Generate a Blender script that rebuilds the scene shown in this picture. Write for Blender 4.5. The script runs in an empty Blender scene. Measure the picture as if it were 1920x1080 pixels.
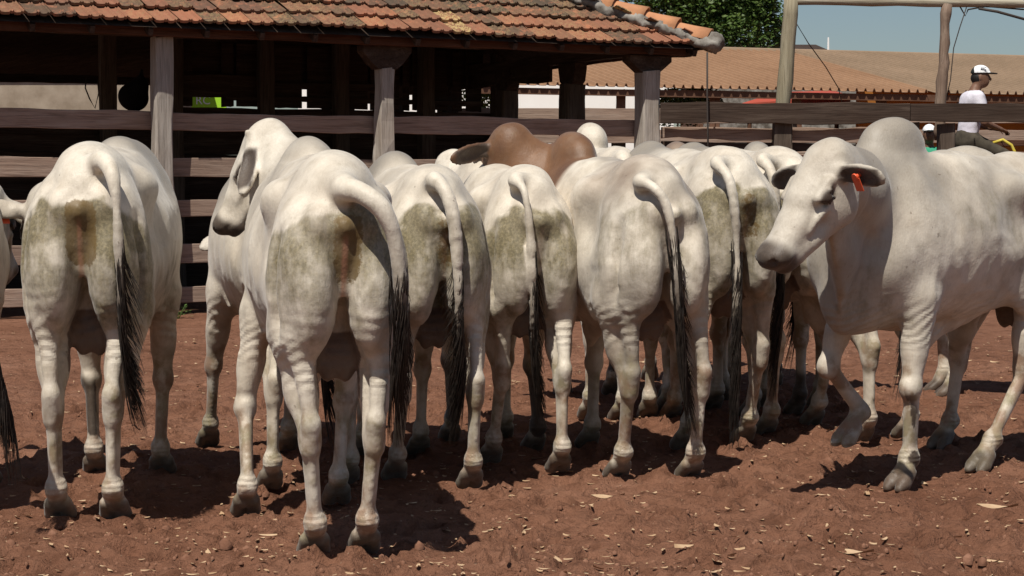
import bpy, math, random
import numpy as np
from mathutils import Vector, Matrix

# ------------------------------------------------------------------ camera, world, sun, exposure
scn = bpy.context.scene
FPX = 3600.0                      # focal length in pixels of the 1920 px wide frame
CAM_H = 1.376
TILT = math.atan((540 - 350) / FPX)
cam_d = bpy.data.cameras.new('camera')
cam_d.sensor_width = 36.0
cam_d.lens = 36.0 * FPX / 1920.0
cam_d.clip_start = 0.5
cam_d.clip_end = 2000.0
cam = bpy.data.objects.new('camera', cam_d)
scn.collection.objects.link(cam)
cam.location = (0, 0, CAM_H)
cam.rotation_euler = (math.pi / 2 - TILT, 0, 0)
scn.camera = cam

SUN = Vector((-0.22, -0.55, 1.0)).normalized()
world = bpy.data.worlds.new('World')
scn.world = world
world.use_nodes = True
wn = world.node_tree
sky = wn.nodes.new('ShaderNodeTexSky')
sky.sky_type = 'NISHITA'
sky.sun_disc = False
sky.sun_elevation = math.asin(SUN.z)
sky.sun_rotation = math.atan2(SUN.x, SUN.y)
sky.altitude = 300
sky.air_density = 1.05
sky.dust_density = 1.0
sky.ozone_density = 2.2
bg = wn.nodes['Background']
bg.inputs['Strength'].default_value = 0.06
wn.links.new(sky.outputs['Color'], bg.inputs['Color'])

sun_d = bpy.data.lights.new('sun', 'SUN')
sun_d.energy = 5.0
sun_d.angle = math.radians(0.5)
sun_d.color = (1.0, 0.945, 0.85)
sun_o = bpy.data.objects.new('sun', sun_d)
scn.collection.objects.link(sun_o)
sun_o.rotation_euler = SUN.to_track_quat('Z', 'Y').to_euler()
sun_o.location = (0, 0, 30)
scn.view_settings.view_transform = 'Standard'
scn.view_settings.look = 'None'
scn.view_settings.exposure = 0.1
scn.view_settings.gamma = 1.0

# ------------------------------------------------------------------ measuring: where a pixel of the photo lies in the place
CT, ST = math.cos(TILT), math.sin(TILT)
def ray(u, v):
    a, b = (u - 960) / FPX, -(v - 540) / FPX
    return Vector((a, CT + b * ST, -ST + b * CT))
def G(u, v, z=0.0):
    r = ray(u, v); t = (z - CAM_H) / r.z
    return Vector((r.x * t, r.y * t, z))
def P(u, v, Y):
    r = ray(u, v); t = Y / r.y
    return Vector((r.x * t, Y, CAM_H + r.z * t))

# ------------------------------------------------------------------ object helpers
COL = scn.collection
def link(o, parent=None):
    COL.objects.link(o)
    if parent is not None: o.parent = parent
    return o
def tag(o, label=None, cat=None, group=None, kind=None):
    if label: o['label'] = label
    if cat: o['category'] = cat
    if group: o['group'] = group
    if kind: o['kind'] = kind
    return o
def thing(name, label, cat, loc=(0, 0, 0), rz=0.0, group=None):
    o = bpy.data.objects.new(name, None)
    o.empty_display_size = 0.2
    link(o); o.location = loc; o.rotation_euler = (0, 0, rz)
    return tag(o, label, cat, group)
def mesh_np(name, verts, faces, mat=None, parent=None, smooth=True):
    """faces: (n,4) or (n,3) int array, or list of lists"""
    me = bpy.data.meshes.new(name)
    if isinstance(faces, np.ndarray):
        n, k = faces.shape
        me.vertices.add(len(verts)); me.vertices.foreach_set('co', np.asarray(verts, dtype=np.float32).ravel())
        me.loops.add(n * k); me.loops.foreach_set('vertex_index', faces.astype(np.int32).ravel())
        me.polygons.add(n)
        me.polygons.foreach_set('loop_start', (np.arange(n) * k).astype(np.int32))
        me.polygons.foreach_set('loop_total', np.full(n, k, dtype=np.int32))
        me.update(calc_edges=True)
    else:
        me.from_pydata([tuple(v) for v in verts], [], faces); me.update()
    me.polygons.foreach_set('use_smooth', np.full(len(me.polygons), smooth, dtype=bool))
    if mat: me.materials.append(mat)
    o = bpy.data.objects.new(name, me)
    return link(o, parent)

class MB:
    """collects boxes, tubes and quads; build() links them as one mesh"""
    def __init__(s): s.v = []; s.f = []; s.mi = []
    def add(s, vs, fs, mi=0):
        b = len(s.v); s.v += [tuple(v) for v in vs]
        s.f += [tuple(b + i for i in f) for f in fs]; s.mi += [mi] * len(fs)
    def box(s, c, ax, ay, az, mi=0, taper=1.0):
        c, ax, ay, az = Vector(c), Vector(ax), Vector(ay), Vector(az)
        vs = [c + ax * i * (taper if k > 0 else 1) + ay * j * (taper if k > 0 else 1) + az * k for k in (-1, 1) for j in (-1, 1) for i in (-1, 1)]
        s.add(vs, [(0, 2, 3, 1), (4, 5, 7, 6), (0, 1, 5, 4), (2, 6, 7, 3), (0, 4, 6, 2), (1, 3, 7, 5)], mi)
    def plank(s, a, b, h, t, up=(0, 0, 1), seg=10, rough=0.008, seed=0, mi=0, side=None):
        """weathered board from a to b, height h along up, thickness t; uneven edges"""
        a, b = Vector(a), Vector(b); up = Vector(up).normalized()
        d = (b - a).normalized(); n = d.cross(up).normalized()
        rs = random.Random(seed); vs = []; fs = []
        off = [0, 0]
        for i in range(seg + 1):
            p = a.lerp(b, i / seg)
            off = [o * .6 + rs.gauss(0, rough) for o in off]
            bow = rs.gauss(0, rough * .4)
            for (su, sn) in ((-1, -1), (-1, 1), (1, 1), (1, -1)):
                o = off[0] if su < 0 else off[1]
                vs.append(p + up * (su * h / 2 + o) + n * (sn * t / 2 + bow))
        for i in range(seg):
            k = i * 4
            for j in range(4): fs.append((k + j, k + (j + 1) % 4, k + 4 + (j + 1) % 4, k + 4 + j))
        fs += [(3, 2, 1, 0), tuple(seg * 4 + j for j in range(4))]
        s.add(vs, fs, mi)
    def tube(s, pts, rads, n=8, mi=0, cap=True, squash=1.0):
        pts = [Vector(p) for p in pts]; rings = []
        ref = Vector((0, 0, 1))
        b0 = len(s.v); vs = []; fs = []
        for i, p in enumerate(pts):
            d = (pts[min(i + 1, len(pts) - 1)] - pts[max(i - 1, 0)]).normalized()
            r0 = ref if abs(d.dot(ref)) < .95 else Vector((1, 0, 0))
            u = d.cross(r0).normalized(); w = d.cross(u).normalized()
            for j in range(n):
                t = 2 * math.pi * j / n
                vs.append(p + (u * math.cos(t) + w * math.sin(t) * squash) * rads[i])
        for i in range(len(pts) - 1):
            for j in range(n):
                fs.append((i * n + j, i * n + (j + 1) % n, (i + 1) * n + (j + 1) % n, (i + 1) * n + j))
        if cap: fs += [tuple(range(n - 1, -1, -1)), tuple((len(pts) - 1) * n + j for j in range(n))]
        s.add(vs, fs, mi)
    def build(s, name, mats, parent=None, smooth=False, bevel=0.0, origin=None):
        me = bpy.data.meshes.new(name)
        vs = s.v
        if origin is not None:
            o0 = Vector(origin); vs = [tuple(Vector(v) - o0) for v in vs]
        me.from_pydata(vs, [], s.f); me.update()
        if not isinstance(mats, (list, tuple)): mats = [mats]
        for m in mats: me.materials.append(m)
        me.polygons.foreach_set('material_index', np.array(s.mi, dtype=np.int32))
        me.polygons.foreach_set('use_smooth', np.full(len(me.polygons), smooth, dtype=bool))
        o = bpy.data.objects.new(name, me); link(o, parent)
        if origin is not None: o.location = origin
        if bevel > 0:
            m = o.modifiers.new('bevel', 'BEVEL'); m.width = bevel; m.segments = 2; m.limit_method = 'ANGLE'
        return o

# ------------------------------------------------------------------ numpy noise
def vnoise(p, seed=0):
    """value noise, p (...,3) -> (...,) in -1..1"""
    p = np.asarray(p, dtype=np.float32)
    i = np.floor(p).astype(np.int64); f = (p - i).astype(np.float32); f = f * f * (3 - 2 * f)
    def h(x, y, z):
        n = (x * 374761393 + y * 668265263 + z * 2147483647 + seed * 974634777) & 0xffffffff
        n = ((n ^ (n >> 13)) * 1274126177) & 0xffffffff
        n = (n ^ (n >> 16)) & 0xffff
        return n.astype(np.float32) / 32767.5 - 1
    x, y, z = i[..., 0], i[..., 1], i[..., 2]; fx, fy, fz = f[..., 0], f[..., 1], f[..., 2]
    def L(a, b, t): return a + (b - a) * t
    return L(L(L(h(x, y, z), h(x + 1, y, z), fx), L(h(x, y + 1, z), h(x + 1, y + 1, z), fx), fy),
             L(L(h(x, y, z + 1), h(x + 1, y, z + 1), fx), L(h(x, y + 1, z + 1), h(x + 1, y + 1, z + 1), fx), fy), fz)
def fbm(p, oct=4, seed=0, gain=.5):
    a, s, t = 1.0, 0, 0
    for o in range(oct):
        s = s + a * vnoise(p * (2.03 ** o), seed + o * 17); t += a; a *= gain
    return s / t

# ------------------------------------------------------------------ implicit surfaces, turned to quads by surface nets
class SDF:
    def __init__(s, lo, hi, h):
        s.h = h; s.lo = np.array(lo, dtype=np.float32); n = np.ceil((np.array(hi) - lo) / h).astype(int) + 1
        s.n = n; s.D = np.full(n, 9.0, dtype=np.float32)
    def _sub(s, lo, hi):
        a = np.clip(np.floor((np.array(lo) - s.lo) / s.h).astype(int), 0, s.n - 1)
        b = np.clip(np.ceil((np.array(hi) - s.lo) / s.h).astype(int) + 1, 0, s.n)
        if np.any(b <= a): return None, None
        sl = tuple(slice(a[i], b[i]) for i in range(3))
        ax = [s.lo[i] + s.h * np.arange(a[i], b[i], dtype=np.float32) for i in range(3)]
        return sl, (ax[0][:, None, None], ax[1][None, :, None], ax[2][None, None, :])
    def _mix(s, sl, d, k, op):
        A = s.D[sl]
        if op == 'u':
            if k <= 0: s.D[sl] = np.minimum(A, d)
            else:
                h = np.maximum(k - np.abs(A - d), 0) / k
                s.D[sl] = np.minimum(A, d) - h * h * k * .25
        else:                        # carve
            if k <= 0: s.D[sl] = np.maximum(A, -d)
            else:
                h = np.maximum(k - np.abs(A + d), 0) / k
                s.D[sl] = np.maximum(A, -d) + h * h * k * .25
    def ell(s, c, r, k=.05, R=None, op='u'):
        """ellipsoid centre c, radii r; R = 3x3 matrix whose columns are its axes"""
        c = np.array(c, dtype=np.float32); r = np.array(r, dtype=np.float32)
        m = (r.max() if R is not None else r) + k + 2 * s.h
        sl, X = s._sub(c - m, c + m)
        if sl is None: return
        x, y, z = X[0] - c[0], X[1] - c[1], X[2] - c[2]
        if R is not None:
            R = np.array(R, dtype=np.float32)
            x, y, z = (x * R[0, i] + y * R[1, i] + z * R[2, i] for i in range(3))
        k0 = np.sqrt((x / r[0]) ** 2 + (y / r[1]) ** 2 + (z / r[2]) ** 2)
        k1 = np.sqrt((x / r[0] ** 2) ** 2 + (y / r[1] ** 2) ** 2 + (z / r[2] ** 2) ** 2) + 1e-9
        s._mix(sl, k0 * (k0 - 1) / k1, k, op)
    def cap(s, a, b, ra, rb, k=.05, sq=None, op='u'):
        """tapered capsule; sq=(axis, factor) flattens it along an axis"""
        a = np.array(a, dtype=np.float32); b = np.array(b, dtype=np.float32); m = max(ra, rb) + k + 2 * s.h
        sl, X = s._sub(np.minimum(a, b) - m, np.maximum(a, b) + m)
        if sl is None: return
        x, y, z = X[0] - a[0], X[1] - a[1], X[2] - a[2]
        ba = b - a; f = 1.0
        q = None
        t = np.clip((x * ba[0] + y * ba[1] + z * ba[2]) / float(ba @ ba + 1e-9), 0, 1)
        dx, dy, dz = x - t * ba[0], y - t * ba[1], z - t * ba[2]
        if sq is not None:
            n = np.array(sq[0], dtype=np.float32); n /= np.linalg.norm(n)
            e = (dx * n[0] + dy * n[1] + dz * n[2]); g = (1 / sq[1] - 1)
            dx, dy, dz = dx + e * n[0] * g, dy + e * n[1] * g, dz + e * n[2] * g
            r = ra + (rb - ra) * t
            l = np.sqrt(dx * dx + dy * dy + dz * dz) + 1e-9
            # first-order distance of a squashed section
            gr = np.sqrt(1 + ((e / sq[1]) ** 2 / (l * l)) * (1 / sq[1] ** 2 - 1))
            s._mix(sl, (l - r) / gr, k, op); return
        s._mix(sl, np.sqrt(dx * dx + dy * dy + dz * dz) - (ra + (rb - ra) * t), k, op)
    def chain(s, pts, rads, k=.03, sq=None):
        for i in range(len(pts) - 1): s.cap(pts[i], pts[i + 1], rads[i], rads[i + 1], k, sq)
    def floor(s, z0=0.0):
        z = s.lo[2] + s.h * np.arange(s.n[2]); s.D = np.maximum(s.D, (z0 - z)[None, None, :].astype(np.float32))
    def mesh(s):
        D = s.D; S = D < 0
        n = D.shape
        # sum of edge crossings per cell
        acc = np.zeros((n[0] - 1, n[1] - 1, n[2] - 1, 3), dtype=np.float32); cnt = np.zeros(acc.shape[:3], dtype=np.float32)
        cross = []
        for ax in range(3):
            A = np.take(D, range(0, n[ax] - 1), ax); B = np.take(D, range(1, n[ax]), ax)
            C = (A < 0) != (B < 0)
            T = np.where(C, A / np.where(C, A - B, 1), 0)
            idx = np.argwhere(C); cross.append((ax, idx, A[C] < 0))
            t = T[C]
            o = [a for a in range(3) if a != ax]
            for da in (0, 1):
                for db in (0, 1):
                    cell = idx.copy(); cell[:, o[0]] -= da; cell[:, o[1]] -= db
                    ok = (cell >= 0).all(1) & (cell < np.array(acc.shape[:3])).all(1)
                    c = cell[ok]; pos = np.zeros((len(c), 3), dtype=np.float32)
                    pos[:, ax] = t[ok]; pos[:, o[0]] = da; pos[:, o[1]] = db
                    np.add.at(acc, (c[:, 0], c[:, 1], c[:, 2]), pos); np.add.at(cnt, (c[:, 0], c[:, 1], c[:, 2]), 1)
        M = cnt > 0
        ids = np.full(M.shape, -1, dtype=np.int64); cells = np.argwhere(M); ids[M] = np.arange(len(cells))
        V = s.lo + s.h * (cells + acc[M] / cnt[M][:, None])
        F = []
        for ax, idx, neg in cross:
            o = [(ax + 1) % 3, (ax + 2) % 3]
            q = []
            for da, db in ((0, 0), (1, 0), (1, 1), (0, 1)):
                c = idx.copy(); c[:, o[0]] -= da; c[:, o[1]] -= db; q.append(c)
            ok = np.ones(len(idx), bool)
            for c in q: ok &= (c >= 0).all(1) & (c < np.array(M.shape)).all(1)
            Q = np.stack([ids[c[ok][:, 0], c[ok][:, 1], c[ok][:, 2]] for c in q], 1)
            Q[~neg[ok]] = Q[~neg[ok]][:, ::-1]
            F.append(Q)
        F = np.concatenate(F)
        return V, F
def relax(V, F, it=2, w=.5):
    """Laplacian smoothing over quad edges"""
    n = len(V)
    for _ in range(it):
        acc = np.zeros_like(V); c = np.zeros(n, dtype=V.dtype)
        for a, b in ((0, 1), (1, 2), (2, 3), (3, 0)):
            np.add.at(acc, F[:, a], V[F[:, b]]); np.add.at(c, F[:, a], 1)
            np.add.at(acc, F[:, b], V[F[:, a]]); np.add.at(c, F[:, b], 1)
        V = V + w * (acc / c[:, None] - V)
    return V
def vnormals(V, F):
    d1 = V[F[:, 2]] - V[F[:, 0]]; d2 = V[F[:, 3]] - V[F[:, 1]]
    n = np.cross(d1, d2); N = np.zeros_like(V)
    for k in range(4): np.add.at(N, F[:, k], n)
    return N / (np.linalg.norm(N, axis=1)[:, None] + 1e-12)
# ------------------------------------------------------------------ materials
class NT:
    def __init__(s, name):
        s.m = bpy.data.materials.new(name); s.m.use_nodes = True; s.t = s.m.node_tree
        s.b = s.t.nodes['Principled BSDF']; s.b.inputs['Roughness'].default_value = .8
        s.b.inputs['Specular IOR Level'].default_value = .25
        s._co = None
    def n(s, typ, **kw):
        x = s.t.nodes.new(typ)
        for k, v in kw.items(): setattr(x, k, v)
        return x
    def l(s, a, b): s.t.links.new(a, b)
    def co(s):
        if s._co is None: s._co = s.n('ShaderNodeTexCoord').outputs['Object']
        return s._co
    def map(s, src=None, scale=(1, 1, 1), loc=(0, 0, 0)):
        x = s.n('ShaderNodeMapping'); x.inputs['Scale'].default_value = scale; x.inputs['Location'].default_value = loc
        s.l(src or s.co(), x.inputs['Vector']); return x.outputs['Vector']
    def noise(s, scale, detail=4, rough=.55, vec=None, dist=0.0):
        x = s.n('ShaderNodeTexNoise'); x.inputs['Scale'].default_value = scale; x.inputs['Detail'].default_value = detail
        x.inputs['Roughness'].default_value = rough; x.inputs['Distortion'].default_value = dist
        s.l(vec or s.co(), x.inputs['Vector']); return x.outputs['Fac']
    def ramp(s, fac, stops):
        x = s.n('ShaderNodeValToRGB'); e = x.color_ramp.elements
        while len(e) < len(stops): e.new(.5)
        for i, (p, c) in enumerate(stops):
            e[i].position = p; e[i].color = (c, c, c, 1) if isinstance(c, (int, float)) else (*c, 1)
        s.l(fac, x.inputs['Fac']); return x.outputs['Color']
    def mix(s, fac, a, b, mode='MIX'):
        x = s.n('ShaderNodeMix', data_type='RGBA', blend_type=mode)
        for k, v in ((0, fac), (6, a), (7, b)):
            if isinstance(v, (int, float)): x.inputs[k].default_value = v if k == 0 else (v, v, v, 1)
            elif isinstance(v, tuple): x.inputs[k].default_value = (*v, 1)
            else: s.l(v, x.inputs[k])
        return x.outputs[2]
    def math(s, op, a, b=0.0, clamp=False):
        x = s.n('ShaderNodeMath', operation=op, use_clamp=clamp)
        for k, v in ((0, a), (1, b)):
            if isinstance(v, (int, float)): x.inputs[k].default_value = v
            else: s.l(v, x.inputs[k])
        return x.outputs[0]
    def color(s, c):
        if isinstance(c, tuple): s.b.inputs['Base Color'].default_value = (*c, 1)
        else: s.l(c, s.b.inputs['Base Color'])
        return s
    def rough(s, r):
        if isinstance(r, (int, float)): s.b.inputs['Roughness'].default_value = r
        else: s.l(r, s.b.inputs['Roughness'])
        return s
    def bump(s, h, strength=.3, dist=.01):
        x = s.n('ShaderNodeBump'); x.inputs['Strength'].default_value = strength; x.inputs['Distance'].default_value = dist
        s.l(h, x.inputs['Height']); s.l(x.outputs['Normal'], s.b.inputs['Normal']); return s
    def attr(s, name, typ='GEOMETRY'):
        return s.n('ShaderNodeAttribute', attribute_name=name, attribute_type=typ)

def coat_material():
    T = NT('cattle_coat')
    a1 = T.attr('m1'); a2 = T.attr('m2')
    s1 = T.n('ShaderNodeSeparateColor'); T.l(a1.outputs['Color'], s1.inputs[0])
    s2 = T.n('ShaderNodeSeparateColor'); T.l(a2.outputs['Color'], s2.inputs[0])
    grey, stain, dung, dirt = s1.outputs[0], s1.outputs[1], s1.outputs[2], a1.outputs['Alpha']
    dark, pink, tan, spare = s2.outputs[0], s2.outputs[1], s2.outputs[2], a2.outputs['Alpha']
    big = T.noise(3.2, 5, .6); mid = T.noise(14, 5, .62); fine = T.noise(75, 4, .65)
    hair = T.noise(1.0, 3, .6, T.map(scale=(160, 160, 28)))
    base = T.ramp(big, [(.3, (.54, .47, .38)), (.55, (.68, .615, .515)), (.75, (.76, .70, .605))])
    base = T.mix(T.ramp(mid, [(.42, 0.0), (.75, .45)]), base, (.33, .275, .205))
    g = T.mix(T.ramp(mid, [(.3, 0.0), (.8, .6)]), (.15, .13, .108), (.24, .21, .175))
    c = T.mix(grey, base, g)
    tn = T.mix(T.ramp(big, [(.35, 0.0), (.7, 1.0)]), (.095, .042, .020), (.215, .108, .052))
    c = T.mix(tan, c, tn)
    # olive stains, mottled
    strk = T.noise(1.0, 5, .65, T.map(scale=(26, 26, 7)))
    st = T.ramp(T.math('ADD', stain, T.math('MULTIPLY', T.math('SUBTRACT', T.math('ADD', T.math('MULTIPLY', strk, .5), T.math('MULTIPLY', mid, .5)), .5), 2.0)), [(.15, 0.0), (.95, .92)])
    stc = T.mix(T.ramp(fine, [(.4, 0.0), (.65, 1.0)]), (.100, .083, .036), (.225, .185, .095))
    c = T.mix(T.math('MULTIPLY', st, .97), c, stc)
    dr = T.math('MULTIPLY', dirt, T.ramp(mid, [(.34, .25), (.6, 1.5)]), True)
    c = T.mix(T.math('MULTIPLY', dr, .8), c, T.mix(T.ramp(T.noise(6, 3), [(.4, 0.0), (.6, 1.0)]), (.24, .135, .08), (.22, .185, .095)))
    dg = T.ramp(T.math('ADD', dung, T.math('MULTIPLY', T.math('SUBTRACT', T.noise(40, 5, .7), .5), 1.1)), [(.45, 0.0), (.6, 1.0)])
    c = T.mix(T.math('MULTIPLY', dg, .85), c, (.12, .072, .018))
    c = T.mix(T.math('MULTIPLY', pink, .85), c, (.42, .19, .12))
    c = T.mix(dark, c, T.mix(fine, (.022, .016, .013), (.08, .053, .038)))
    # small flecks and scars
    fl = T.ramp(T.noise(26, 2, .5), [(.735, 0.0), (.76, .5)])
    c = T.mix(fl, c, (.12, .08, .05))
    hr = T.noise(1.0, 4, .7, T.map(scale=(120, 120, 22)))
    c = T.mix(T.ramp(hr, [(.35, .22), (.62, 0.0)]), c, T.mix(.5, c, (.16, .12, .085)))
    pt = T.ramp(T.noise(2.1, 6, .7, T.map(loc=(7, 3, 1))), [(.54, 0.0), (.70, .24)])
    c = T.mix(pt, c, (.30, .255, .20))
    T.color(c)
    T.rough(.52); T.b.inputs['Specular IOR Level'].default_value = .32
    T.b.inputs['Sheen Weight'].default_value = .15; T.b.inputs['Sheen Roughness'].default_value = .4
    hb = T.math('ADD', T.math('MULTIPLY', hair, .35), T.math('ADD', T.math('MULTIPLY', fine, .3), T.math('MULTIPLY', mid, .8)))
    T.bump(T.math('ADD', hb, T.math('MULTIPLY', spare, 2.5)), .42, .009)
    return T.m
M = {}
M['coat'] = coat_material()
def simple(name, c, rough=.8, spec=.25, var=None, scale=8, bump=0):
    T = NT(name)
    if var is None: T.color(c)
    else: T.color(T.mix(T.ramp(T.noise(scale, 5, .6), [(.35, 0.0), (.65, 1.0)]), c, var))
    T.rough(rough); T.b.inputs['Specular IOR Level'].default_value = spec
    if bump: T.bump(T.noise(scale * 3, 5, .65), bump, .01)
    return T.m
M['switch'] = simple('tail_hair', (.012, .010, .009), .55, .4, (.04, .03, .024), 30)
M['tag'] = simple('orange_tag', (.72, .10, .035), .45, .5)

# ------------------------------------------------------------------ zebu bulls
def rot2(v, a):
    c, s = math.cos(a), math.sin(a); return (v[0] * c - v[1] * s, v[0] * s + v[1] * c)
def smooth(x, a, b):
    t = np.clip((x - a) / (b - a), 0, 1); return t * t * (3 - 2 * t)

def bull(label, o, yaw=0.0, sc=1.0, feet=None, head=None, tail=None, switch=None, coat=None, h=.0125,
         bend=0.0, group='zebu bulls crowded along the corral fence', parts='all', width=1.0, hump=1.0,
         fat=1.0, belly=1.0, ears=(1, 1), tag_ear=None, raised=None, seed=1, hs=1.06, scrotum=True, earn=None, tw=.80, hw=1.0, horns=False):
    """o = world point on the ground between the hind hooves; yaw = heading, 0 faces away (+Y), positive turns left.
    feet: up to four world points HL HR FL FR; head=(poll world point, yaw, pitch down, roll); tail = world points"""
    rs = random.Random(seed)
    th = thing('bull', label, 'bull', (o[0], o[1], 0), math.pi / 2 + yaw, group)
    inv = Matrix.Rotation(-(math.pi / 2 + yaw), 4, 'Z') @ Matrix.Translation((-o[0], -o[1], 0))
    def L(p): return np.array(inv @ Vector(p)) / sc            # world -> local model units
    lo, hi = np.array([-.62, -.62, -.02]), np.array([2.15, .62, 1.86])
    if head is not None:
        pl = L(head[0]); lo = np.minimum(lo, pl - .62); hi = np.maximum(hi, pl + .5); lo[2] = -.02
    if hi[1] < bend + .5: hi[1] = bend + .5
    if lo[1] > bend - .5: lo[1] = bend - .5
    S = SDF(lo, hi, h / sc)
    W = width
    def by(x): return bend * smooth(np.float32(x), .1, 1.25)       # sideways curve of the body
    def ell(c, r, k=.05, R=None, op='u', bendy=True):
        S.ell((c[0], c[1] + (by(c[0]) if bendy else 0), c[2]), r, k, R, op)
    def cap(a, b, ra, rb, k=.05, sq=None, op='u', bendy=True):
        f = (lambda p: (p[0], p[1] + by(p[0]), p[2])) if bendy else (lambda p: p)
        S.cap(f(a), f(b), ra, rb, k, sq, op)
    Y = (0, 1, 0)
    # barrel
    ell((.74, 0, 1.085), (.66, .268 * W * fat, .345), .02)
    ell((.42, 0, 1.07), (.44, .225 * W * fat, .31 * belly), .08)
    ell((.62, 0, .93), (.48, .195 * W * fat, .21 * belly), .08)
    ell((1.02, 0, 1.05), (.30, .225 * W, .37), .09)
    cap((.02, 0, 1.375), (.62, 0, 1.355), .115, .12, .12)
    cap((.6, 0, 1.355), (1.12, 0, 1.37), .12, .14, .12)
    # pelvis, hooks, pins
    ell((.13, 0, 1.20), (.35, .195 * W, .26), .06)
    cap((-.10, 0, 1.36), (.1, 0, 1.38), .07, .10, .10)
    for s in (-1, 1):
        ell((.34, s * .175 * W, 1.31), (.10, .06, .075), .11)
        ell((-.17, s * .088 * W, 1.24), (.06, .045, .07), .07)
        ell((.02, s * .128 * W, 1.05), (.24, .118, .32), .04)
        ell((-.12, s * .102 * W, 1.01), (.135, .088, .24), .03)
        ell((-.02, s * .195 * W, .97), (.10, .045, .22), .05)
        ell((.24, s * .165 * W, .92), (.12, .055, .18), .08)
        cap((-.10, s * .215 * W, 1.20), (-.075, s * .205 * W, .84), .012, .016, .05, None, 'c')
        ell((.20, s * .285 * W, 1.20), (.10, .07, .12), .10, None, 'c')
        ell((.44, s * .30 * W, 1.18), (.09, .065, .11), .10, None, 'c')
    # cleft between the buttocks and the folds beneath the tail
    cap((-.315, 0, 1.18), (-.28, 0, .80), .05, .10, .05, (Y, .30), 'c')
    ell((-.225, 0, 1.235), (.035, .035, .04), .03)
    cap((-.205, 0, 1.19), (-.15, 0, 1.00), .020, .016, .03)
    # shoulders, chest, brisket
    for s in (-1, 1):
        ell((1.10, s * .145 * W, 1.10), (.16, .10, .29), .07)
        ell((1.27, s * .13 * W, 1.02), (.11, .09, .14), .08)
        ell((1.13, s * .155 * W, .88), (.11, .075, .13), .07)
    ell((1.24, 0, 1.0), (.22, .20 * W, .30), .08)
    ell((1.36, 0, .84), (.13, .085, .14), .09)
    if hump > -2:
        a = .35; R = np.array([[math.cos(a), 0, math.sin(a)], [0, 1, 0], [-math.sin(a), 0, math.cos(a)]])
        cap((1.14, 0, 1.39), (1.05, .008, 1.43 + .12 * hump), .155, .105, .09, (Y, .70))
        ell((.99, .012 * rs.uniform(-1, 1), 1.445 + .105 * hump), (.15, .088, .10), .07)
        ell((1.12, .01 * rs.uniform(-1, 1), 1.43 + .11 * hump), (.09, .07, .09), .05)
    # hind legs
    def claws(fx, fy, fz, hd=0.0, lift=0.0):
        c, s_ = math.cos(hd), math.sin(hd)
        for q in (-1, 1):
            a = (fx - .005 - q * .027 * s_, fy + q * .030 * c, fz + .078); b = (fx + .05 * c - q * .03 * s_, fy + .05 * s_ + q * .032 * c, fz + .03)
            S.cap(a, b, .029, .032, .006); S.cap(b, (b[0] + .03 * c, b[1] + .03 * s_, fz + .012), .033, .022, .01)
            S.ell((fx - .052 * c - q * .024 * s_, fy - .055 * s_ + q * .024 * c, fz + .115), (.016, .014, .02), .012)
    ft = []
    dflt = [(-.07, .165, 0), (-.07, -.165, 0), (1.16, .15, 0), (1.16, -.15, 0)]
    for i in range(4):
        p = feet[i] if feet is not None and i < len(feet) and feet[i] is not None else None
        if p is None: q = np.array(dflt[i]); q[1] += by(q[0])
        else: q = L(p)
        ft.append(q)
    for i, s in ((0, 1), (1, -1)):
        f = ft[i]; dx, dy = f[0] + .07, f[1] - s * .165
        H = np.array([-.115 + .55 * dx, s * .165 * W + .82 * dy, .46 + f[2] * .5])
        K = np.array([.07 + .12 * dx, s * .165 * W + .2 * dy, .80])
        FT = np.array([-.105 + .95 * dx, s * .165 + .97 * dy, .150 + f[2]])
        Fo = np.array([f[0] - .0, f[1], f[2]])
        S.cap(K + (-.02, 0, .04), K * .45 + H * .55 + (.012, 0, 0), .108, .066, .06, (Y, .84))
        S.cap(K * .5 + H * .5 + (.012, 0, 0), H + (.012, 0, .02), .066, .044, .04, (Y, .88))
        P1 = H + (-.055, 0, .06)
        S.cap(K + (-.17, -s * .01, .03), P1, .05, .024, .05)
        S.cap(P1, H + (-.028, 0, -.04), .034, .036, .03)
        S.ell(H, (.047, .040, .056), .02)
        S.cap(H + (0, 0, -.02), FT, .035, .029, .022, (Y, .92))
        S.cap(H + (-.04, 0, -.03), FT + (-.030, 0, .03), .017, .018, .012)
        S.ell(FT, (.042, .042, .044), .02)
        S.ell(FT + (-.03, 0, -.01), (.03, .04, .03), .02)
        S.cap(FT, Fo + (.0, 0, .085), .036, .040, .02)
        claws(Fo[0], Fo[1], Fo[2])
    # fore legs
    for i, s in ((2, 1), (3, -1)):
        f = ft[i]; b0 = by(1.14); dx, dy = f[0] - 1.16, f[1] - s * .15 - b0
        lift = f[2]
        Kn = np.array([1.15 + .48 * dx + lift * .7, s * .165 * W + b0 + .75 * dy, .455 + lift * .45])
        E = np.array([1.10 + .08 * dx, s * .175 * W + b0 + .2 * dy, .84])
        FT = np.array([1.13 + .96 * dx - lift * .25, s * .15 + b0 + .97 * dy, .145 + lift])
        Fo = np.array([f[0], f[1], f[2]])
        S.cap(E, E * .4 + Kn * .6, .088, .056, .05, (Y, .86))
        S.cap(E * .5 + Kn * .5, Kn, .060, .043, .03, (Y, .9))
        S.cap(E + (-.08, 0, .02), Kn + (-.03, 0, .09), .05, .022, .04)
        S.ell(Kn, (.047, .048, .058), .02); S.ell(Kn + (.025, 0, -.005), (.035, .04, .05), .02)
        S.ell(Kn + (-.04, 0, .01), (.02, .026, .03), .02)
        S.cap(Kn, FT, .034, .028, .022, (Y, .95))
        S.cap(Kn + (-.035, 0, -.02), FT + (-.03, 0, .02), .018, .022, .018)
        S.ell(FT, (.041, .042, .042), .02)
        S.ell(FT + (-.028, 0, -.01), (.03, .04, .03), .02)
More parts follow.
